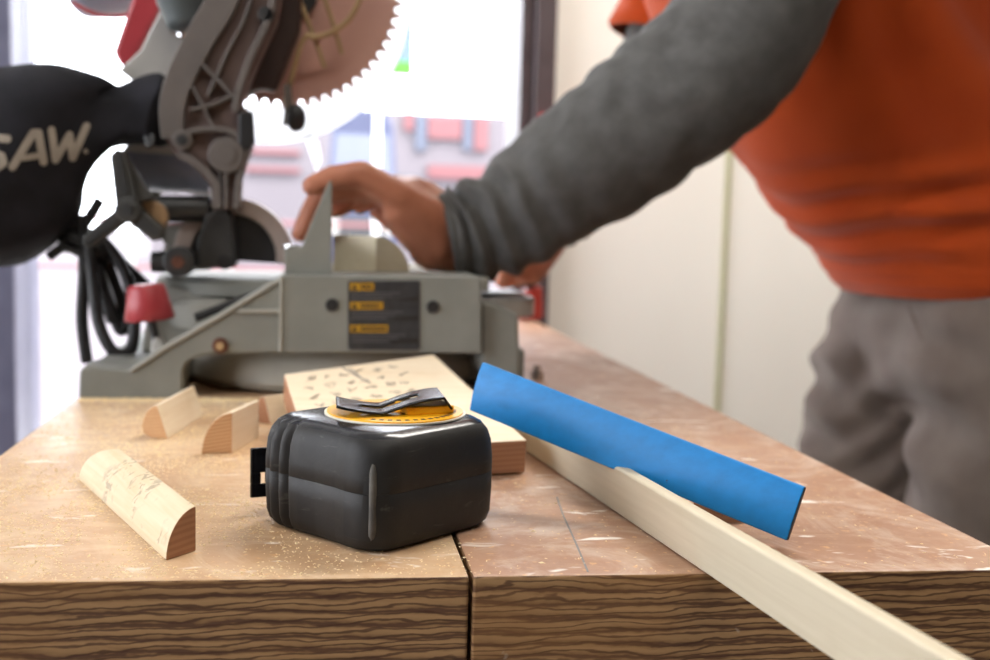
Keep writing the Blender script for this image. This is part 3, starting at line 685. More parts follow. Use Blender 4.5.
# back housing behind arm, upper guard, motor
bm = NB(); side(bm, [(262, -70), (240, 20), (228, 70), (240, 100), (252, 92), (262, 88), (275, 92), (284, 70), (300, 30), (304, -70)], .915, .935); obj('upper_guard', bm, simple('brown_black_cast', '3d302d', .5, .2, '4a3a36', 20), ms, bevel=.004)
BC = ony(283, -14, .95); BR = .0995; GC = ony(266, -2, .95)
NTE = 60
pts = []
for i in range(NTE):
    a = 2*PI*i/NTE; s_ = 2*PI/NTE
    for da, rr in ((0, BR), (s_*.28, BR*.995), (s_*.36, BR*.95), (s_*.62, BR*.935), (s_*.85, BR*.955)):
        pts.append(BC+Vector((math.cos(a+da)*rr, 0, math.sin(a+da)*rr)))
bm = NB(); extr(bm, pts, (0, .0022, 0)); bl = obj('saw_blade', bm, M['blade'], ms, smooth=False)
bm = NB(); disc_y(bm, BC-Vector((0, .006, 0)), .03, .006, 40); obj('arbor_flange', bm, M['dark_metal'], bl)
# clear lower guard: ring with a rim
def ring_y(bm, c, r0, r1, y0, y1, a0, a1, n=60):
    P = [c+Vector((math.cos(a0+(a1-a0)*i/n)*r1, 0, math.sin(a0+(a1-a0)*i/n)*r1)) for i in range(n+1)]+[c+Vector((math.cos(a0+(a1-a0)*i/n)*r0, 0, math.sin(a0+(a1-a0)*i/n)*r0)) for i in range(n, -1, -1)]
    for p in P: p.y = y0
    return extr(bm, P, (0, y1-y0, 0))
bm = NB(); ring_y(bm, GC, .088, .119, .9535, .9560, -1.75, .9); g_ = obj('blade_guard', bm, M['guard'], ms)
bm = NB(); ring_y(bm, GC, .1165, .119, .946, .9534, -1.6, .9); obj('guard_rim', bm, M['guard'], g_)
bm = NB(); p0 = ony(305, 128, .957); side(bm, [(286, 108), (300, 122), (308, 148), (316, 172), (322, 160), (319, 142), (308, 128), (296, 100)], .957, .9595); obj('guard_tail', bm, M['guard'], g_, bevel=.001)
# guard linkage wires and roller
GY = .925
def wire(pts, r_, name='guard_wire', m='tan_wire', Y=GY): bm = NB(); tube(bm, [ony(x, y, Y) for x, y in pts], r_, 8, 5); return obj(name, bm, M[m], ms)
wire([(376, -40), (362, -6), (350, 18), (334, 31), (315, 37), (306, 34)], .0024)
wire([(308, 34), (301, 44), (295, 66), (289, 88), (284, 104)], .0022)
wire([(292, -20), (305, 14), (316, 42), (325, 68)], .0019, Y=.93); wire([(318, -20), (328, 8), (336, 33), (342, 54)], .0019, Y=.93)
p = ony(296, 118, GY-.012); bm = NB(); bmesh.ops.create_uvsphere(bm, u_segments=24, v_segments=14, radius=1, matrix=Matrix.Translation(p) @ Matrix.Diagonal((.0082, .006, .0112, 1))); obj('guard_roller', bm, M['black_plastic'], ms)
bm = NB(); side(bm, [(283, 90), (291, 82), (293, 108), (289, 125), (282, 126), (284, 108)], GY-.004, GY); obj('roller_bracket', bm, M['steel'], ms, bevel=.0008)
bm = NB(); p = ony(286, 87, GY-.008); disc_y(bm, p, .0028, .004, 16); obj('bolt', bm, M['steel'], ms)
# motor and red handle at the back
bm = NB(); side(bm, [(158, -20), (172, 32), (187, 40), (184, 68), (160, 100), (130, 79), (118, 70), (140, 50), (160, 10)], .9, .949); obj('motor_housing', bm, M['body_grey'], ms, bevel=.004)
bm = NB(); a_, b_ = ony(176, -45, .885), ony(186, 20, .885); capsule(bm, a_, .028, b_, .016); obj('motor_cap', bm, simple('dark_green_grey_plastic', '4e5556', .3, .1, '5a6061', 20), ms)
bm = NB(); side(bm, [(138, -40), (131, 0), (113, 52), (122, 67), (133, 63), (160, 10), (172, -40)], .95, .975); obj('carry_handle', bm, M['red_plastic'], ms, bevel=.004, seg=3)
bm = NB(); capsule(bm, ony(85, -22, 1.02), .034, ony(160, -30, 1.02), .037); obj('motor_barrel', bm, simple('pale_blue_grey_paint', 'a3abbd', .4), ms)
bm = NB(); capsule(bm, ony(165, -32, 1.02), .034, ony(232, -40, .99), .026); obj('gear_case', bm, M['body_grey'], ms)
bm = NB(); cyl(bm, Vector((BC.x, .9525, BC.z)), Vector((BC.x, .975, BC.z)), .014, n=24); cyl(bm, ony(232, -40, .985), Vector((BC.x, .975, BC.z)), .016, .014, 20); obj('arbor_housing', bm, M['body_grey'], ms)
bm = NB(); ring_y(bm, BC, .03, .108, .936, .944, .75, 2.75); ring_y(bm, BC, .103, .108, .9441, .962, .75, 2.75); obj('upper_guard', bm, M['arm'], ms, bevel=.002)
# red line under motor
bm = NB(); tube(bm, [ony(72, 2, .985), ony(95, 14, .985), ony(120, 16, .985), ony(136, 12, .985)], .002, 8, 4); obj('barrel_trim', bm, M['red_plastic'], ms)
# lower tube, rods and shaft
bm = NB(); cyl(bm, ony(128, 166, .93), ony(212, 172, .93), .0185, n=40); obj('slide_tube', bm, M['grey_blue'], ms, bevel=.002)
bm = NB(); side(bm, [(120, 152), (138, 131), (158, 128), (200, 160), (200, 176), (128, 160)], .915, .925); obj('rear_bracket', bm, M['body_grey'], ms, bevel=.003)
bm = NB(); side(bm, [(128, 180), (212, 190), (212, 200), (199, 200), (199, 187), (178, 186), (178, 194), (172, 194), (172, 186), (160, 186), (160, 196), (130, 196)], .945, .955); obj('rear_bracket', bm, M['cast_light'], ms, bevel=.002)
bm = NB(); cyl(bm, ony(150, 209, .885), ony(212, 209, .885), .0105, n=32); obj('bevel_shaft', bm, M['dark_metal'], ms, bevel=.002)
bm = NB(); side(bm, [(148, 225), (196, 222), (205, 262), (212, 270), (152, 272), (150, 262), (166, 246)], .9, .93); obj('rear_support', bm, M['cast_light'], ms, bevel=.004)
# three-arm lever knob
KY = .84; kc = ony(128, 210, KY)
def spoke(outer, w0, w1):
    o_ = ony(outer[0], outer[1], KY); d_ = (o_-kc); d_.y = 0; q = Vector((d_.z, 0, -d_.x)).normalized(); d1 = d_.normalized()
    bm = NB(); P = [kc+q*w0, o_+q*w1, o_+d1*w1*.7, o_-q*w1, kc-q*w0]; extr(bm, P, (0, .012, 0)); s_ = obj('knob_spoke', bm, M['knob'], kn, bevel=.002, seg=3)
    bm = NB(); P = [kc+q*w0*.35+d1*.012, o_+q*w1*.3, o_-q*w1*.3, kc-q*w0*.35+d1*.012]; extr(bm, [p-Vector((0, .0012, 0)) for p in P], (0, .001, 0)); obj('spoke_rib', bm, M['dark_metal'], s_)
bm = NB(); disc_y(bm, kc-Vector((0, .003, 0)), .0095, .02, 32); kn = obj('lock_knob', bm, M['knob'], ms, bevel=.002)
spoke((118, 154), .0085, .006); spoke((86, 243), .006, .005); spoke((158, 235), .007, .0065)
bm = NB(); p = [(118, 152), (124, 152), (154, 200), (132, 204)]; extr(bm, [ony(x, y, KY+.004) for x, y in p], (0, .01, 0)); obj('knob_web', bm, M['knob'], kn, bevel=.002)
bm = NB(); disc_y(bm, kc-Vector((0, .005, 0)), .0045, .003, 6); obj('knob_nut', bm, M['dark_metal'], kn)
bm = NB(); p = ony(147, 217, KY); disc_y(bm, Vector((p.x, KY+.013, p.z)), .0125, .012, 32); obj('knob_washer', bm, simple('tan_wooden_washer', 'a98a68', .6), kn, bevel=.002)
# red hold-down knob and its stem
bm = NB(); A_, B_ = ony(150, 320, .83), ony(146, 284, .83); lathe_prof = [(0, .0165), (.06, .018), (.5, .0155), (.88, .0135), (.97, .012), (1, .008)]
ax_ = B_-A_; fa, fb = frame_of(ax_); rr_ = [[bm.verts.new(A_+ax_*t_+(fa*math.cos(PI*k/20)+fb*math.sin(PI*k/20))*r_) for k in range(40)] for t_, r_ in lathe_prof]
for q1, q2 in zip(rr_, rr_[1:]):
    for k in range(40): bm.faces.new((q1[k], q1[(k+1) % 40], q2[(k+1) % 40], q2[k]))
bm.faces.new(rr_[0][::-1]); bm.faces.new(rr_[-1]); rk = obj('clamp_knob', bm, M['red_plastic'], ms, angle=60)
bm = NB(); cyl(bm, ony(151, 320, .83), ony(158, 350, .83), .0032, n=16); obj('clamp_stem', bm, M['dark_metal'], ms)
bm = NB(); side(bm, [(150, 362), (151, 342), (156, 336), (162, 341), (168, 362)], .825, .845); obj('clamp_bracket', bm, M['body_grey'], ms, bevel=.002)
# power cord coil
def cord(pts, r_=.0046): bm = NB(); tube(bm, [ony(x, y, Y) for x, y, Y in pts], r_, 10, 6); return obj('power_cord', bm, M['cable'], ms)
cord([(80, 215, .88), (84, 240, .88), (84, 275, .88), (82, 320, .885), (87, 362, .89)])
cord([(86, 235, .875), (92, 270, .87), (98, 320, .865), (112, 350, .862), (128, 352, .865), (134, 335, .87), (133, 300, .875), (120, 262, .88), (98, 236, .88)])
cord([(76, 220, .9), (92, 255, .895), (108, 300, .893), (120, 330, .893), (126, 318, .895), (112, 275, .9), (96, 236, .9)])
cord([(64, 250, .91), (80, 230, .905), (110, 252, .9), (140, 280, .9), (152, 292, .905)])
cord([(100, 200, .89), (86, 222, .885), (70, 240, .89), (50, 256, .9)], .004)
cord([(92, 235, .885), (100, 282, .882), (112, 320, .88), (104, 290, .886), (90, 245, .89)])
bm = NB(); hull(bm, ony(70, 240, .885), .009, ony(98, 250, .885), .012, seg=18); obj('cord_tie', bm, M['cable'], ms)
# dust bag
sec = [(-75, 172, 88, .055), (-40, 171, 92, .06), (0, 169, 93, .062), (35, 164, 91, .06), (62, 160, 81, .052), (86, 149, 63, .041), (101, 134, 42, .031), (112, 122, 29, .024), (128, 116, 27, .021), (148, 112, 31, .022), (160, 112, 32, .022)]
BY = .885; bm = NB(); rings = []; n = 40
for si, (px, py, hr, dr_) in enumerate(sec):
    c_ = ony(px, py, BY); hz = hr/F*BY; ring = []
    for j in range(n):
        a = 2*PI*j/n; ca, sa = math.cos(a), math.sin(a); e = .82
        yy = math.copysign(abs(ca)**e, ca)*dr_; zz = math.copysign(abs(sa)**e, sa)*hz
        xx = .006*math.sin(a*2+si)+(.012*sa*(1 if 2 < si < 7 else 0))
        p = c_+Vector((xx, yy, zz)); p += Vector((0, 1, 1))*noise.noise(p*26)*.006
        ring.append(bm.verts.new(p))
    rings.append(ring)
for A_, B_ in zip(rings, rings[1:]):
    for j in range(n): bm.faces.new((A_[j], A_[(j+1) % n], B_[(j+1) % n], B_[j]))
bm.faces.new(rings[0][::-1]); bm.faces.new(rings[-1])
bmesh.ops.recalc_face_normals(bm, faces=bm.faces); bmesh.ops.subdivide_edges(bm, edges=bm.edges, cuts=2, use_grid_fill=True, smooth=.6)
bmesh.ops.recalc_face_normals(bm, faces=bm.faces)
for v in bm.verts: v.co += Vector((0, 1, .6))*noise.noise(Vector((v.co.x*14, v.co.y*8, v.co.z*38)))*.0035
bvh = BVHTree.FromBMesh(bm)
bag = obj('dust_bag', bm, M['bag'], ms, angle=0)
# print on the bag
bm = NB(); o_ = Vector((0, 0, H+ZT))
def stroke(pts, w_):
    # rounded heavy strokes laid on the cloth
    P = [Vector((x, y, 0)) for x, y in pts]
    for a_, b_ in zip(P, P[1:]):
        d_ = (b_-a_); L_ = d_.length; d_.normalize(); q_ = Vector((-d_.y, d_.x, 0)); nn_ = max(2, int(L_/3)); prev = None
        for i in range(nn_+1):
            c_ = a_+d_*(L_*i/nn_); row = [bm.verts.new(c_+q_*(w_*k/2)) for k in (-1, -.5, 0, .5, 1)]
            if prev:
                for k in range(4): bm.faces.new((prev[k], prev[k+1], row[k+1], row[k]))
            prev = row
    for p_ in P:
        cv = bm.verts.new(p_); rg = [bm.verts.new(p_+Vector((math.cos(2*PI*i/14), math.sin(2*PI*i/14), 0))*w_*.5) for i in range(14)]
        for i in range(14): bm.faces.new((cv, rg[i], rg[(i+1) % 14]))
stroke([(8, 139), (-2, 138), (-12, 141), (-15, 148), (-8, 153), (2, 156), (4, 163), (-4, 169), (-16, 170)], 8)
stroke([(13, 167), (27, 144), (34, 133), (39, 133), (44, 162)], 8); stroke([(24, 158), (43, 155)], 6)
stroke([(52, 130), (56, 160), (70, 135), (73, 158), (87, 126)], 7.5); stroke([(86, 151), (86.5, 152)], 4)
for v in bm.verts:
    d_ = ray(v.co.x, v.co.y); hit = bvh.ray_cast(o_, d_.normalized())
    v.co = hit[0]-Vector((0, .0012, 0)) if hit[0] else ony(v.co.x, v.co.y, .83)
obj('bag_lettering', bm, M['bag_print'], bag, smooth=True, angle=0)
bm = NB(); tube(bm, [ony(146, 136, .86), ony(148, 146, .858), ony(152, 144, .858), ony(152, 134, .86)], .0016, 8, 4); obj('bag_clip', bm, M['dark_metal'], bag)
# work piece held against the fence
wz = ony(300, 279, SY).z
wb0 = ony(332, 277, .87)
R_ = ony(375, 236, .87).z-wz
pL = ony(333, 240, .885); pE = ony(376, 240, .862); pR = ony(410, 276, .872)
edge = Vector((pE.x, pE.y, wz)); left = Vector((pL.x, pL.y, wz)); right = Vector((pR.x, pR.y, wz))
bm = NB(); prof = [edge+(right-edge)*math.sin(PI/2*i/14)+Vector((0, 0, R_*math.cos(PI/2*i/14))) for i in range(15)]
extr(bm, [edge]+prof, left-edge, 0, 1)
tag(obj('work_piece', bm, [M['pine_work'], M['primed']], bevel=.0006), 'cream quarter round block held against the fence by the hand', 'wood block')
# ================================================================ clamp behind the saw
r = empty('bar_clamp', W(.262, 1.435, 0), 'red and black clamp at the far right edge of the bench under the arm', 'clamp')
CY = 1.42
bm = NB(); side(bm, [(519, 320), (521, 296), (534, 284), (543, 288), (544, 320)], CY, CY+.03); zz = min(v.co.z for v in bm.verts)
obj('clamp_body', bm, simple('faded_red_paint', '9c3227', .5, 0, 'a83c30', 30), r, bevel=.004)
bm = NB(); side(bm, [(500, 284), (508, 277), (530, 272), (540, 279), (536, 288), (512, 288)], CY-.003, CY+.02); obj('clamp_bar', bm, M['black_plastic'], r, bevel=.003)
# ================================================================ the person
ps = empty('person', (.66, 1.08, 0), 'person in orange t-shirt and grey long sleeves leaning over the saw', 'person')
def P3(x, y, Y): return ony(x, y, Y)
def chain(bm, pts, **k):
    for (a, ra), (b, rb) in zip(pts, pts[1:]): hull(bm, Vector(a), ra, Vector(b), rb, **k)
Lsh = Vector((.405, .93, 1.385)); Lel = P3(705, 78, .875); Lwr = P3(466, 237, .90)
Rsh = Vector((.43, 1.26, 1.40)); Rel = Vector((.375, 1.27, 1.165)); Rwr = P3(546, 240, 1.16)
def hand_left(bm):
    pc = P3(428, 218, .892)
    # forearm, wrist and palm
    chain(bm, [(P3(700, 80, .877), .043), (P3(640, 124, .88), .042), (P3(580, 167, .885), .038), (P3(522, 209, .893), .031), (P3(482, 229, .898), .0275), (Lwr, .0265)], seg=18)
    chain(bm, [(Lwr, .0265), (P3(446, 231, .898), .025)], seg=18)
    K = [P3(398, 196, .862), P3(404, 193, .882), P3(414, 190, .903), P3(424, 193, .920)]   # knuckles: near to far
    for i, k in enumerate(K):
        hull(bm, P3(452, 230+(-5 if i > 1 else 5), .894+.004*i), .0205, k, .0118, seg=16)
    hull(bm, K[0], .0125, K[1], .0118); hull(bm, K[1], .0118, K[2], .0115); hull(bm, K[2], .0115, K[3], .011)
    hull(bm, P3(434, 244, .892), .0205, P3(398, 210, .868), .0135)      # heel of the hand
    hull(bm, P3(452, 245, .9), .023, P3(432, 246, .9), .0205)
    fg = [[(K[0], .0125), (P3(362, 174, .856), .0108), (P3(333, 177, .853), .0092), (P3(311, 186, .851), .0078)],
          [(K[1], .0125), (P3(352, 186, .876), .0112), (P3(320, 196, .872), .0095), (P3(309, 216, .869), .0088), (P3(300, 234, .868), .0072)],
          [(K[2], .012), (P3(372, 190, .9), .0105), (P3(350, 201, .9), .0092), (P3(334, 209, .9), .0082)],
          [(K[3], .0115), (P3(392, 186, .925), .01), (P3(372, 198, .93), .0088), (P3(360, 206, .932), .0078)]]
    for f_ in fg: chain(bm, f_, seg=14)
    chain(bm, [(P3(438, 243, .911), .02), (P3(418, 236, .934), .0165), (P3(397, 220, .945), .012), (P3(378, 210, .95), .0088)], seg=14)
def hand_right(bm):
    chain(bm, [(Rsh, .04), (Rel, .034), (Rel.lerp(Rwr, .6), .024), (Rel.lerp(Rwr, .85), .0215), (Rwr, .021)], seg=16)
    pc = P3(530, 266, 1.135); hull(bm, Rwr, .023, pc, .02)
    for i in range(4):
        k = pc+Vector((-.006+.001*i, -.02+.0135*i, .008)); chain(bm, [(pc, .012), (k, .0098), (k+Vector((-.022, -.003, -.006)), .0085), (k+Vector((-.026, -.002, -.024)), .0075)], seg=12)
    chain(bm, [(pc, .013), (pc+Vector((-.006, .03, -.012)), .0105), (pc+Vector((-.024, .03, -.018)), .0085)], seg=12)
neck = Vector((.345, 1.09, 1.49)); head = Vector((.262, 1.085, 1.59)); hip = Vector((.66, 1.09, .93))
bm = NB(); hand_left(bm); hand_right(bm)
chain(bm, [(P3(700, 80, .877), .043), (P3(752, 18, .885), .043), (P3(786, -60, .9), .042), (Lsh+Vector((.004, .01, -.01)), .042)], seg=16); chain(bm, [(Lsh+Vector((.004, .01, -.01)), .042), (Vector((.39, 1.09, 1.40)), .06)], seg=16); chain(bm, [(Rsh, .042), (Vector((.39, 1.09, 1.40)), .06)], seg=16)
for dy in (-.06, .06): chain(bm, [(Vector((.43, 1.09+dy, 1.35)), .085), (Vector((.605, 1.09+dy*.8, 1.13)), .075), (hip+Vector((.03, dy, .0)), .08)], seg=18)
hipL, hipR = hip+Vector((.045, -.09, -.04)), hip+Vector((.02, .09, -.04))
knL, knR = Vector((.66, .985, .5)), Vector((.615, 1.2, .5)); anL, anR = Vector((.72, .985, .1)), Vector((.64, 1.21, .1))
for h_, k_, a_ in ((hipL, knL, anL), (hipR, knR, anR)):
    chain(bm, [(h_, .085), (k_, .055), (k_.lerp(a_, .3), .052), (a_, .035)], seg=16); chain(bm, [(a_, .035), (a_+Vector((-.1, 0, -.055)), .025)], seg=12)
chain(bm, [(Vector((.385, 1.09, 1.42)), .062), (neck, .056), (head+Vector((.03, 0, -.03)), .062)], seg=18)
hd = (Vector((-.9, 0, -.43))).normalized(); hu = Vector((-.43, 0, .9)).normalized()      # face looks down towards the saw
hull(bm, head+hu*.025+Vector((.01, 0, 0)), .084, head+hd*.018-hu*.045, .056, sa=(1.1, .9, 1.05), sb=(1, .92, 1), seg=26)
hull(bm, head+hd*.05-hu*.075, .03, head+hd*.0-hu*.06, .045, seg=16)                         # jaw and chin
hull(bm, head+hd*.085+hu*.02, .008, head+hd*.105-hu*.022, .012, seg=12)                    # nose
hull(bm, head+hd*.088-hu*.022+Vector((0, .01, 0)), .008, head+hd*.088-hu*.022+Vector((0, -.01, 0)), .008, seg=10)
hull(bm, head+hd*.07-hu*.052+Vector((0, .018, 0)), .009, head+hd*.07-hu*.052+Vector((0, -.018, 0)), .009, seg=12)
hull(bm, head+hd*.078+hu*.034+Vector((0, .034, 0)), .009, head+hd*.078+hu*.034+Vector((0, -.034, 0)), .009, seg=12)
for s_ in (-1, 1): hull(bm, head-hd*.008+hu*.01+Vector((0, s_*.081, 0)), .014, head-hd*.002-hu*.018+Vector((0, s_*.078, 0)), .009, sa=(1, .5, 1), sb=(1, .5, 1), seg=14)
bm = remesh(bm, .0032, 3, .5)
obj('body', bm, M['skin'], ps, angle=0)
for s_ in (-1, 1):
    bm = NB(); p = head+hd*.0665+hu*.012+Vector((0, s_*.03, 0)); bmesh.ops.create_uvsphere(bm, u_segments=20, v_segments=12, radius=.0115, matrix=Matrix.Translation(p)); e_ = obj('eye', bm, simple('eye_white', 'e8e4de', .2), ps)
    bm = NB(); bmesh.ops.create_uvsphere(bm, u_segments=16, v_segments=10, radius=.0055, matrix=Matrix.Translation(p+hd*.0075)); obj('iris', bm, M['ink'], e_)
bm = NB(); hull(bm, head+hu*.036-hd*.006, .088, head-hd*.04-hu*.02, .07, sa=(1.05, .93, 1.02), seg=24); bm = remesh(bm, .006, 3); 
for v in bm.verts: v.co += v.normal*noise.noise(v.co*90)*.005
obj('hair', bm, M['hair'], ps, angle=0)
# ---- orange t-shirt
bm = NB()
RX = [  # centre x, z(abs), half depth, half width, y
 (.69, .972, .125, .158), (.686, .988, .135, .165), (.682, 1.003, .138, .166), (.67, 1.032, .138, .163), (.642, 1.075, .139, .161), (.6, 1.125, .142, .162), (.55, 1.185, .147, .168), (.505, 1.245, .15, .174), (.465, 1.31, .148, .178), (.425, 1.37, .135, .178), (.395, 1.42, .108, .155), (.365, 1.455, .073, .09), (.352, 1.475, .064, .07)]
n = 96; rings = []
from itertools import accumulate
def rx(t):
    f_ = t*(len(RX)-1); i = min(int(f_), len(RX)-2); u = f_-i; u = u*u*(3-2*u) if False else u
    return [RX[i][k]*(1-u)+RX[i+1][k]*u for k in range(4)]
NR = 90
for q in range(NR+1):
    t_ = q/NR; cx, cz, a_, b_ = rx(t_); cx2, cz2, _, _ = rx(min(1, t_+.02)); cx1, cz1, _, _ = rx(max(0, t_-.02))
    d_ = Vector((cx2-cx1, 0, cz2-cz1)).normalized()
    if t_ < .5: d_ = d_.lerp(Vector((-.06, 0, 1)).normalized(), (1-t_/.5)**.7).normalized()
    u_ = Vector((-d_.z, 0, d_.x)); ring = []      # u_ points to the front (towards -x)
    for j in range(n):
        a = 2*PI*j/n; ca, sa = math.cos(a), math.sin(a)
        p = Vector((cx, 1.09, cz))+u_*(a_*math.copysign(abs(ca)**.9, ca))+Vector((0, b_*math.copysign(abs(sa)**.9, sa), 0))
        ring.append((p, (u_*ca+Vector((0, sa, 0))).normalized()))
    rings.append(ring)
def folds(p, t_, front):
    s_ = 0
    low = math.exp(-((p.z-1.045)/.042)**2)
    warp = noise.noise(Vector((p.x*5, p.y*5, p.z*4)))*1.3
    am = .35+.9*abs(noise.noise(Vector((p.x*9+3, p.y*9, p.z*7))))*2; s_ += low*.0085*am*math.sin((p.z-.22*p.x-.25*p.y)*150+warp*5)
    s_ += .0065*math.exp(-((t_-.5)/.3)**2)*math.sin((p.z*.75+p.x*1.15)*50+warp*4)
    s_ += .0035*noise.noise(Vector((p.x*14+p.z*8, p.y*9, p.z*16)))
    if t_ < .035: s_ *= t_/.035
    return s_
V_ = [[bm.verts.new(p+nn_*folds(p, q/NR, 0)) for p, nn_ in ring] for q, ring in enumerate(rings)]
for A_, B_ in zip(V_, V_[1:]):
    for j in range(n): bm.faces.new((A_[j], A_[(j+1) % n], B_[(j+1) % n], B_[j]))
sh = obj('t_shirt', bm, M['orange'], ps, angle=0); so = sh.modifiers.new('solid', 'SOLIDIFY'); so.thickness = .003; so.offset = -1
# short sleeves of the t-shirt, grey sleeves below them
def sleeve(name, mt, pts, wr, parent, seed=0, n=64, NR=110, amp=1, cuff=False, thick=.002):
    P = smooth_path([p for p, r_ in pts], 24); rs = smooth_path([Vector((r_, 0, 0)) for p, r_ in pts], 24)
    bm = NB(); V_ = []; a = None; N_ = len(P)
    for i, p in enumerate(P):
        d_ = (P[min(i+1, N_-1)]-P[max(i-1, 0)]).normalized(); t_ = i/(N_-1)
        if a is None: a, b = frame_of(d_)
        else: a = (a-d_*a.dot(d_)).normalized(); b = a.cross(d_)
        row = []
        for j in range(n):
            an = 2*PI*j/n; q_ = (a*math.cos(an)+b*math.sin(an)); r_ = rs[i].x
            w_ = noise.noise(Vector((math.cos(an)*1.2, math.sin(an)*1.2, t_*3+seed)))
            k_ = wr(t_)*amp
            s_ = k_*.0078*math.sin(t_*N_*.42+w_*5.5+seed)*(.45+.55*abs(math.sin(an*1.0+t_*4+seed)))
            s_ += .005*noise.noise(Vector((math.cos(an)*1.3+seed, math.sin(an)*1.3, t_*7)))*min(1, t_*8)
            if cuff and t_ < .035: s_ = -.0012+.0015*math.sin(t_/.035*PI)
            row.append(bm.verts.new(p+q_*(r_+s_)))
        V_.append(row)
    for A_, B_ in zip(V_, V_[1:]):
        for j in range(n): bm.faces.new((A_[j], A_[(j+1) % n], B_[(j+1) % n], B_[j]))
    o = obj(name, bm, mt, parent, angle=0); so = o.modifiers.new('solid', 'SOLIDIFY'); so.thickness = thick; so.offset = -1; return o
C0 = P3(445, 239, .898)
d_ = (Lel-C0)
sleeve('sleeve', M['grey_knit'], [(C0, .0375), (P3(472, 233, .898), .0395), (P3(522, 209, .893), .0465), (P3(580, 167, .885), .0515), (P3(640, 124, .88), .0575), (P3(700, 80, .877), .0605), (P3(752, 18, .885), .0605), (P3(786, -60, .9), .058), (Vector((.408, .93, 1.37)), .06)], lambda t: 1.1*max(0, 1-t/.38)*min(1, max(0, t-.03)/.08)+.22*math.exp(-((t-.5)/.14)**2)+.05, ps, .3, cuff=True)
sleeve('sleeve', M['grey_knit'], [(Rwr.lerp(Rel, .08), .0275), (Rwr.lerp(Rel, .35), .033), (Rwr.lerp(Rel, .75), .044), (Rel, .048), (Rel.lerp(Rsh, .4), .05), (Rsh, .055)], lambda t: .9*max(0, 1-t/.35)+.2, ps, 4.1, cuff=True)
sleeve('t_shirt_sleeve', M['orange'], [(Lsh.lerp(Lel, .5), .072), (Lsh.lerp(Lel, .2), .074), (Lsh+Vector((.01, .03, .015)), .072), (Lsh+Vector((.01, .09, .02)), .07)], lambda t: .5, ps, 2.2)
sleeve('t_shirt_sleeve', M['orange'], [(Rsh.lerp(Rel, .66), .07), (Rsh.lerp(Rel, .35), .072), (Rsh+Vector((.01, -.03, .015)), .072), (Rsh+Vector((.01, -.09, .02)), .07)], lambda t: .5, ps, 5.2)
# ---- trousers
bm = NB()
for dy in (-.065, .065): hull(bm, Vector((.69, 1.09+dy, 1.0)), .104, Vector((.69, 1.09+dy*1.2, .9)), .108, seg=22)
hull(bm, Vector((.69, 1.03, .92)), .11, Vector((.69, 1.15, .92)), .11, seg=22)
for h_, k_, a_ in ((hipL, knL, anL), (hipR, knR, anR)):
    chain(bm, [(h_+Vector((0, 0, -.01)), .112), (h_.lerp(k_, .5), .094), (k_, .08), (k_.lerp(a_, .5), .07), (a_+Vector((0, 0, .01)), .062)], seg=22)
bm = remesh(bm, .0055, 8, .6); bm.normal_update()
for v in bm.verts:
    p = v.co; w_ = noise.noise(p*6); z = p.z
    s_ = .0055*math.sin((z*.9+p.x*.55)*85+w_*6)*math.exp(-((z-.86)/.1)**2)
    s_ += .0048*math.sin((z-p.x*1.6)*75+w_*8)*math.exp(-((z-.7)/.25)**2)+.0035*noise.noise(p*17)
    s_ += .004*noise.noise(Vector((p.x*8, p.y*8, p.z*30)))
    v.co = p+v.normal*s_
obj('trousers', bm, M['khaki'], ps, angle=0)
bm = NB(); tube(bm, [Vector((.588, 1.045, .975)), Vector((.586, 1.02, .94)), Vector((.592, .99, .91)), Vector((.61, .965, .885))], .0035, 8, 6)
obj('pocket_seam', bm, M['khaki'], ps)
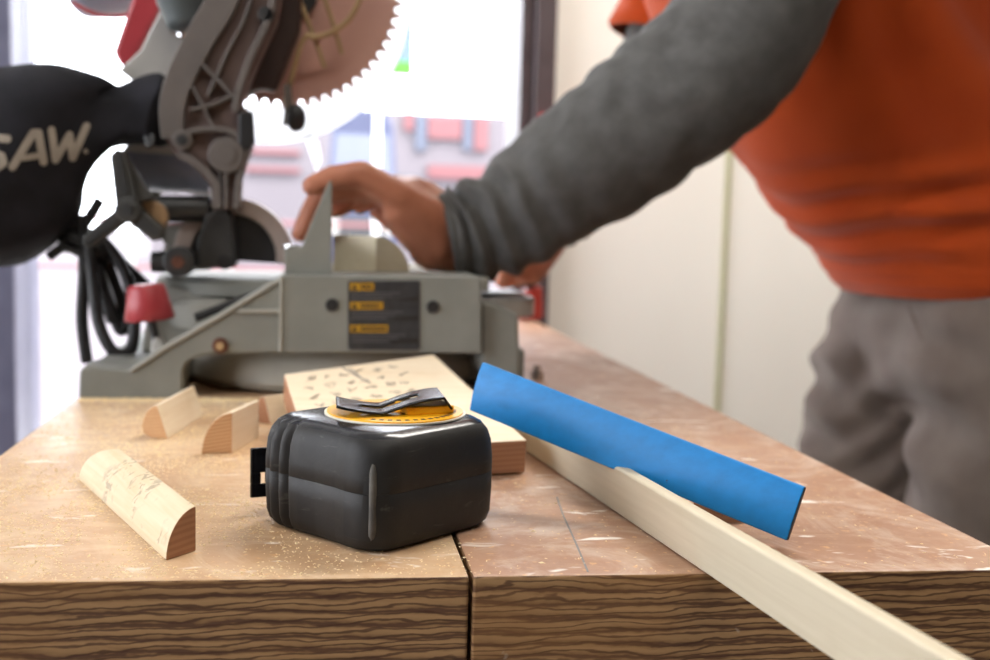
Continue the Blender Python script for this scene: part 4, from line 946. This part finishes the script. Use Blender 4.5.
for a_ in (anL, anR):
    bm = NB(); chain(bm, [(a_+Vector((.02, 0, -.04)), .045), (a_+Vector((-.05, 0, -.055)), .042), (a_+Vector((-.15, 0, -.065)), .034)], seg=18)
    bm = remesh(bm, .005, 4)
    for v in bm.verts: v.co.z = max(v.co.z, .012)
    s_ = obj('shoe', bm, M['shoe'], ps, angle=0)
    bm = NB(); extr(bm, [(a_.x+.065, a_.y-.04, .0005), (a_.x+.065, a_.y+.04, .0005), (a_.x-.15, a_.y+.045, .0005), (a_.x-.185, a_.y, .0005), (a_.x-.15, a_.y-.045, .0005)], (0, 0, .02)); obj('sole', bm, M['cable'], s_, bevel=.006)
# ================================================================ camera and light
cd = bpy.data.cameras.new('camera'); co = bpy.data.objects.new('camera', cd); COL.objects.link(co); S.camera = co
mt = Matrix((RT, UP, -FW)).transposed().to_4x4(); mt.translation = Vector((0, 0, H+ZT)); co.matrix_world = mt
cd.sensor_width = 36; cd.lens = 36*F/990; cd.clip_start = .02
cd.dof.use_dof = True; cd.dof.focus_distance = .43; cd.dof.aperture_fstop = 9.0
w = bpy.data.worlds.new('sky'); S.world = w; w.use_nodes = True; bg = w.node_tree.nodes['Background']
bg.inputs[0].default_value = lin('f4f7ff'); bg.inputs[1].default_value = 6.5
sd = bpy.data.lights.new('sun', 'SUN'); sd.energy = 3; sd.angle = .02; sd.color = (1, .96, .9); so = bpy.data.objects.new('sun', sd); COL.objects.link(so)
so.rotation_euler = Vector((-.45, .5, -.9)).to_track_quat('-Z', 'Y').to_euler(); so.location = (3, -3, 6)
for i, (x, y) in enumerate(((0.2, -.35), (.95, 1.42))):  # area lights of the added overhead fill: one for the bench, one washing the wall
    ld = bpy.data.lights.new('fill_area', 'AREA'); ld.shape = 'RECTANGLE'; ld.size = 1.16; ld.size_y = .2; ld.energy = (11, 34)[i]; ld.color = (1, .96, .9)
    lo = bpy.data.objects.new('fill_area', ld); COL.objects.link(lo); lo.location = (x, y, 2.62)
vs = S.view_settings; S.display_settings.display_device = 'sRGB'; vs.view_transform = 'Standard'; vs.look = 'None'; vs.exposure = 0.22; vs.gamma = 1; vs.use_curve_mapping = False
S.cycles.max_bounces = 8; S.cycles.use_denoising = True; S.cycles.sample_clamp_indirect = 6
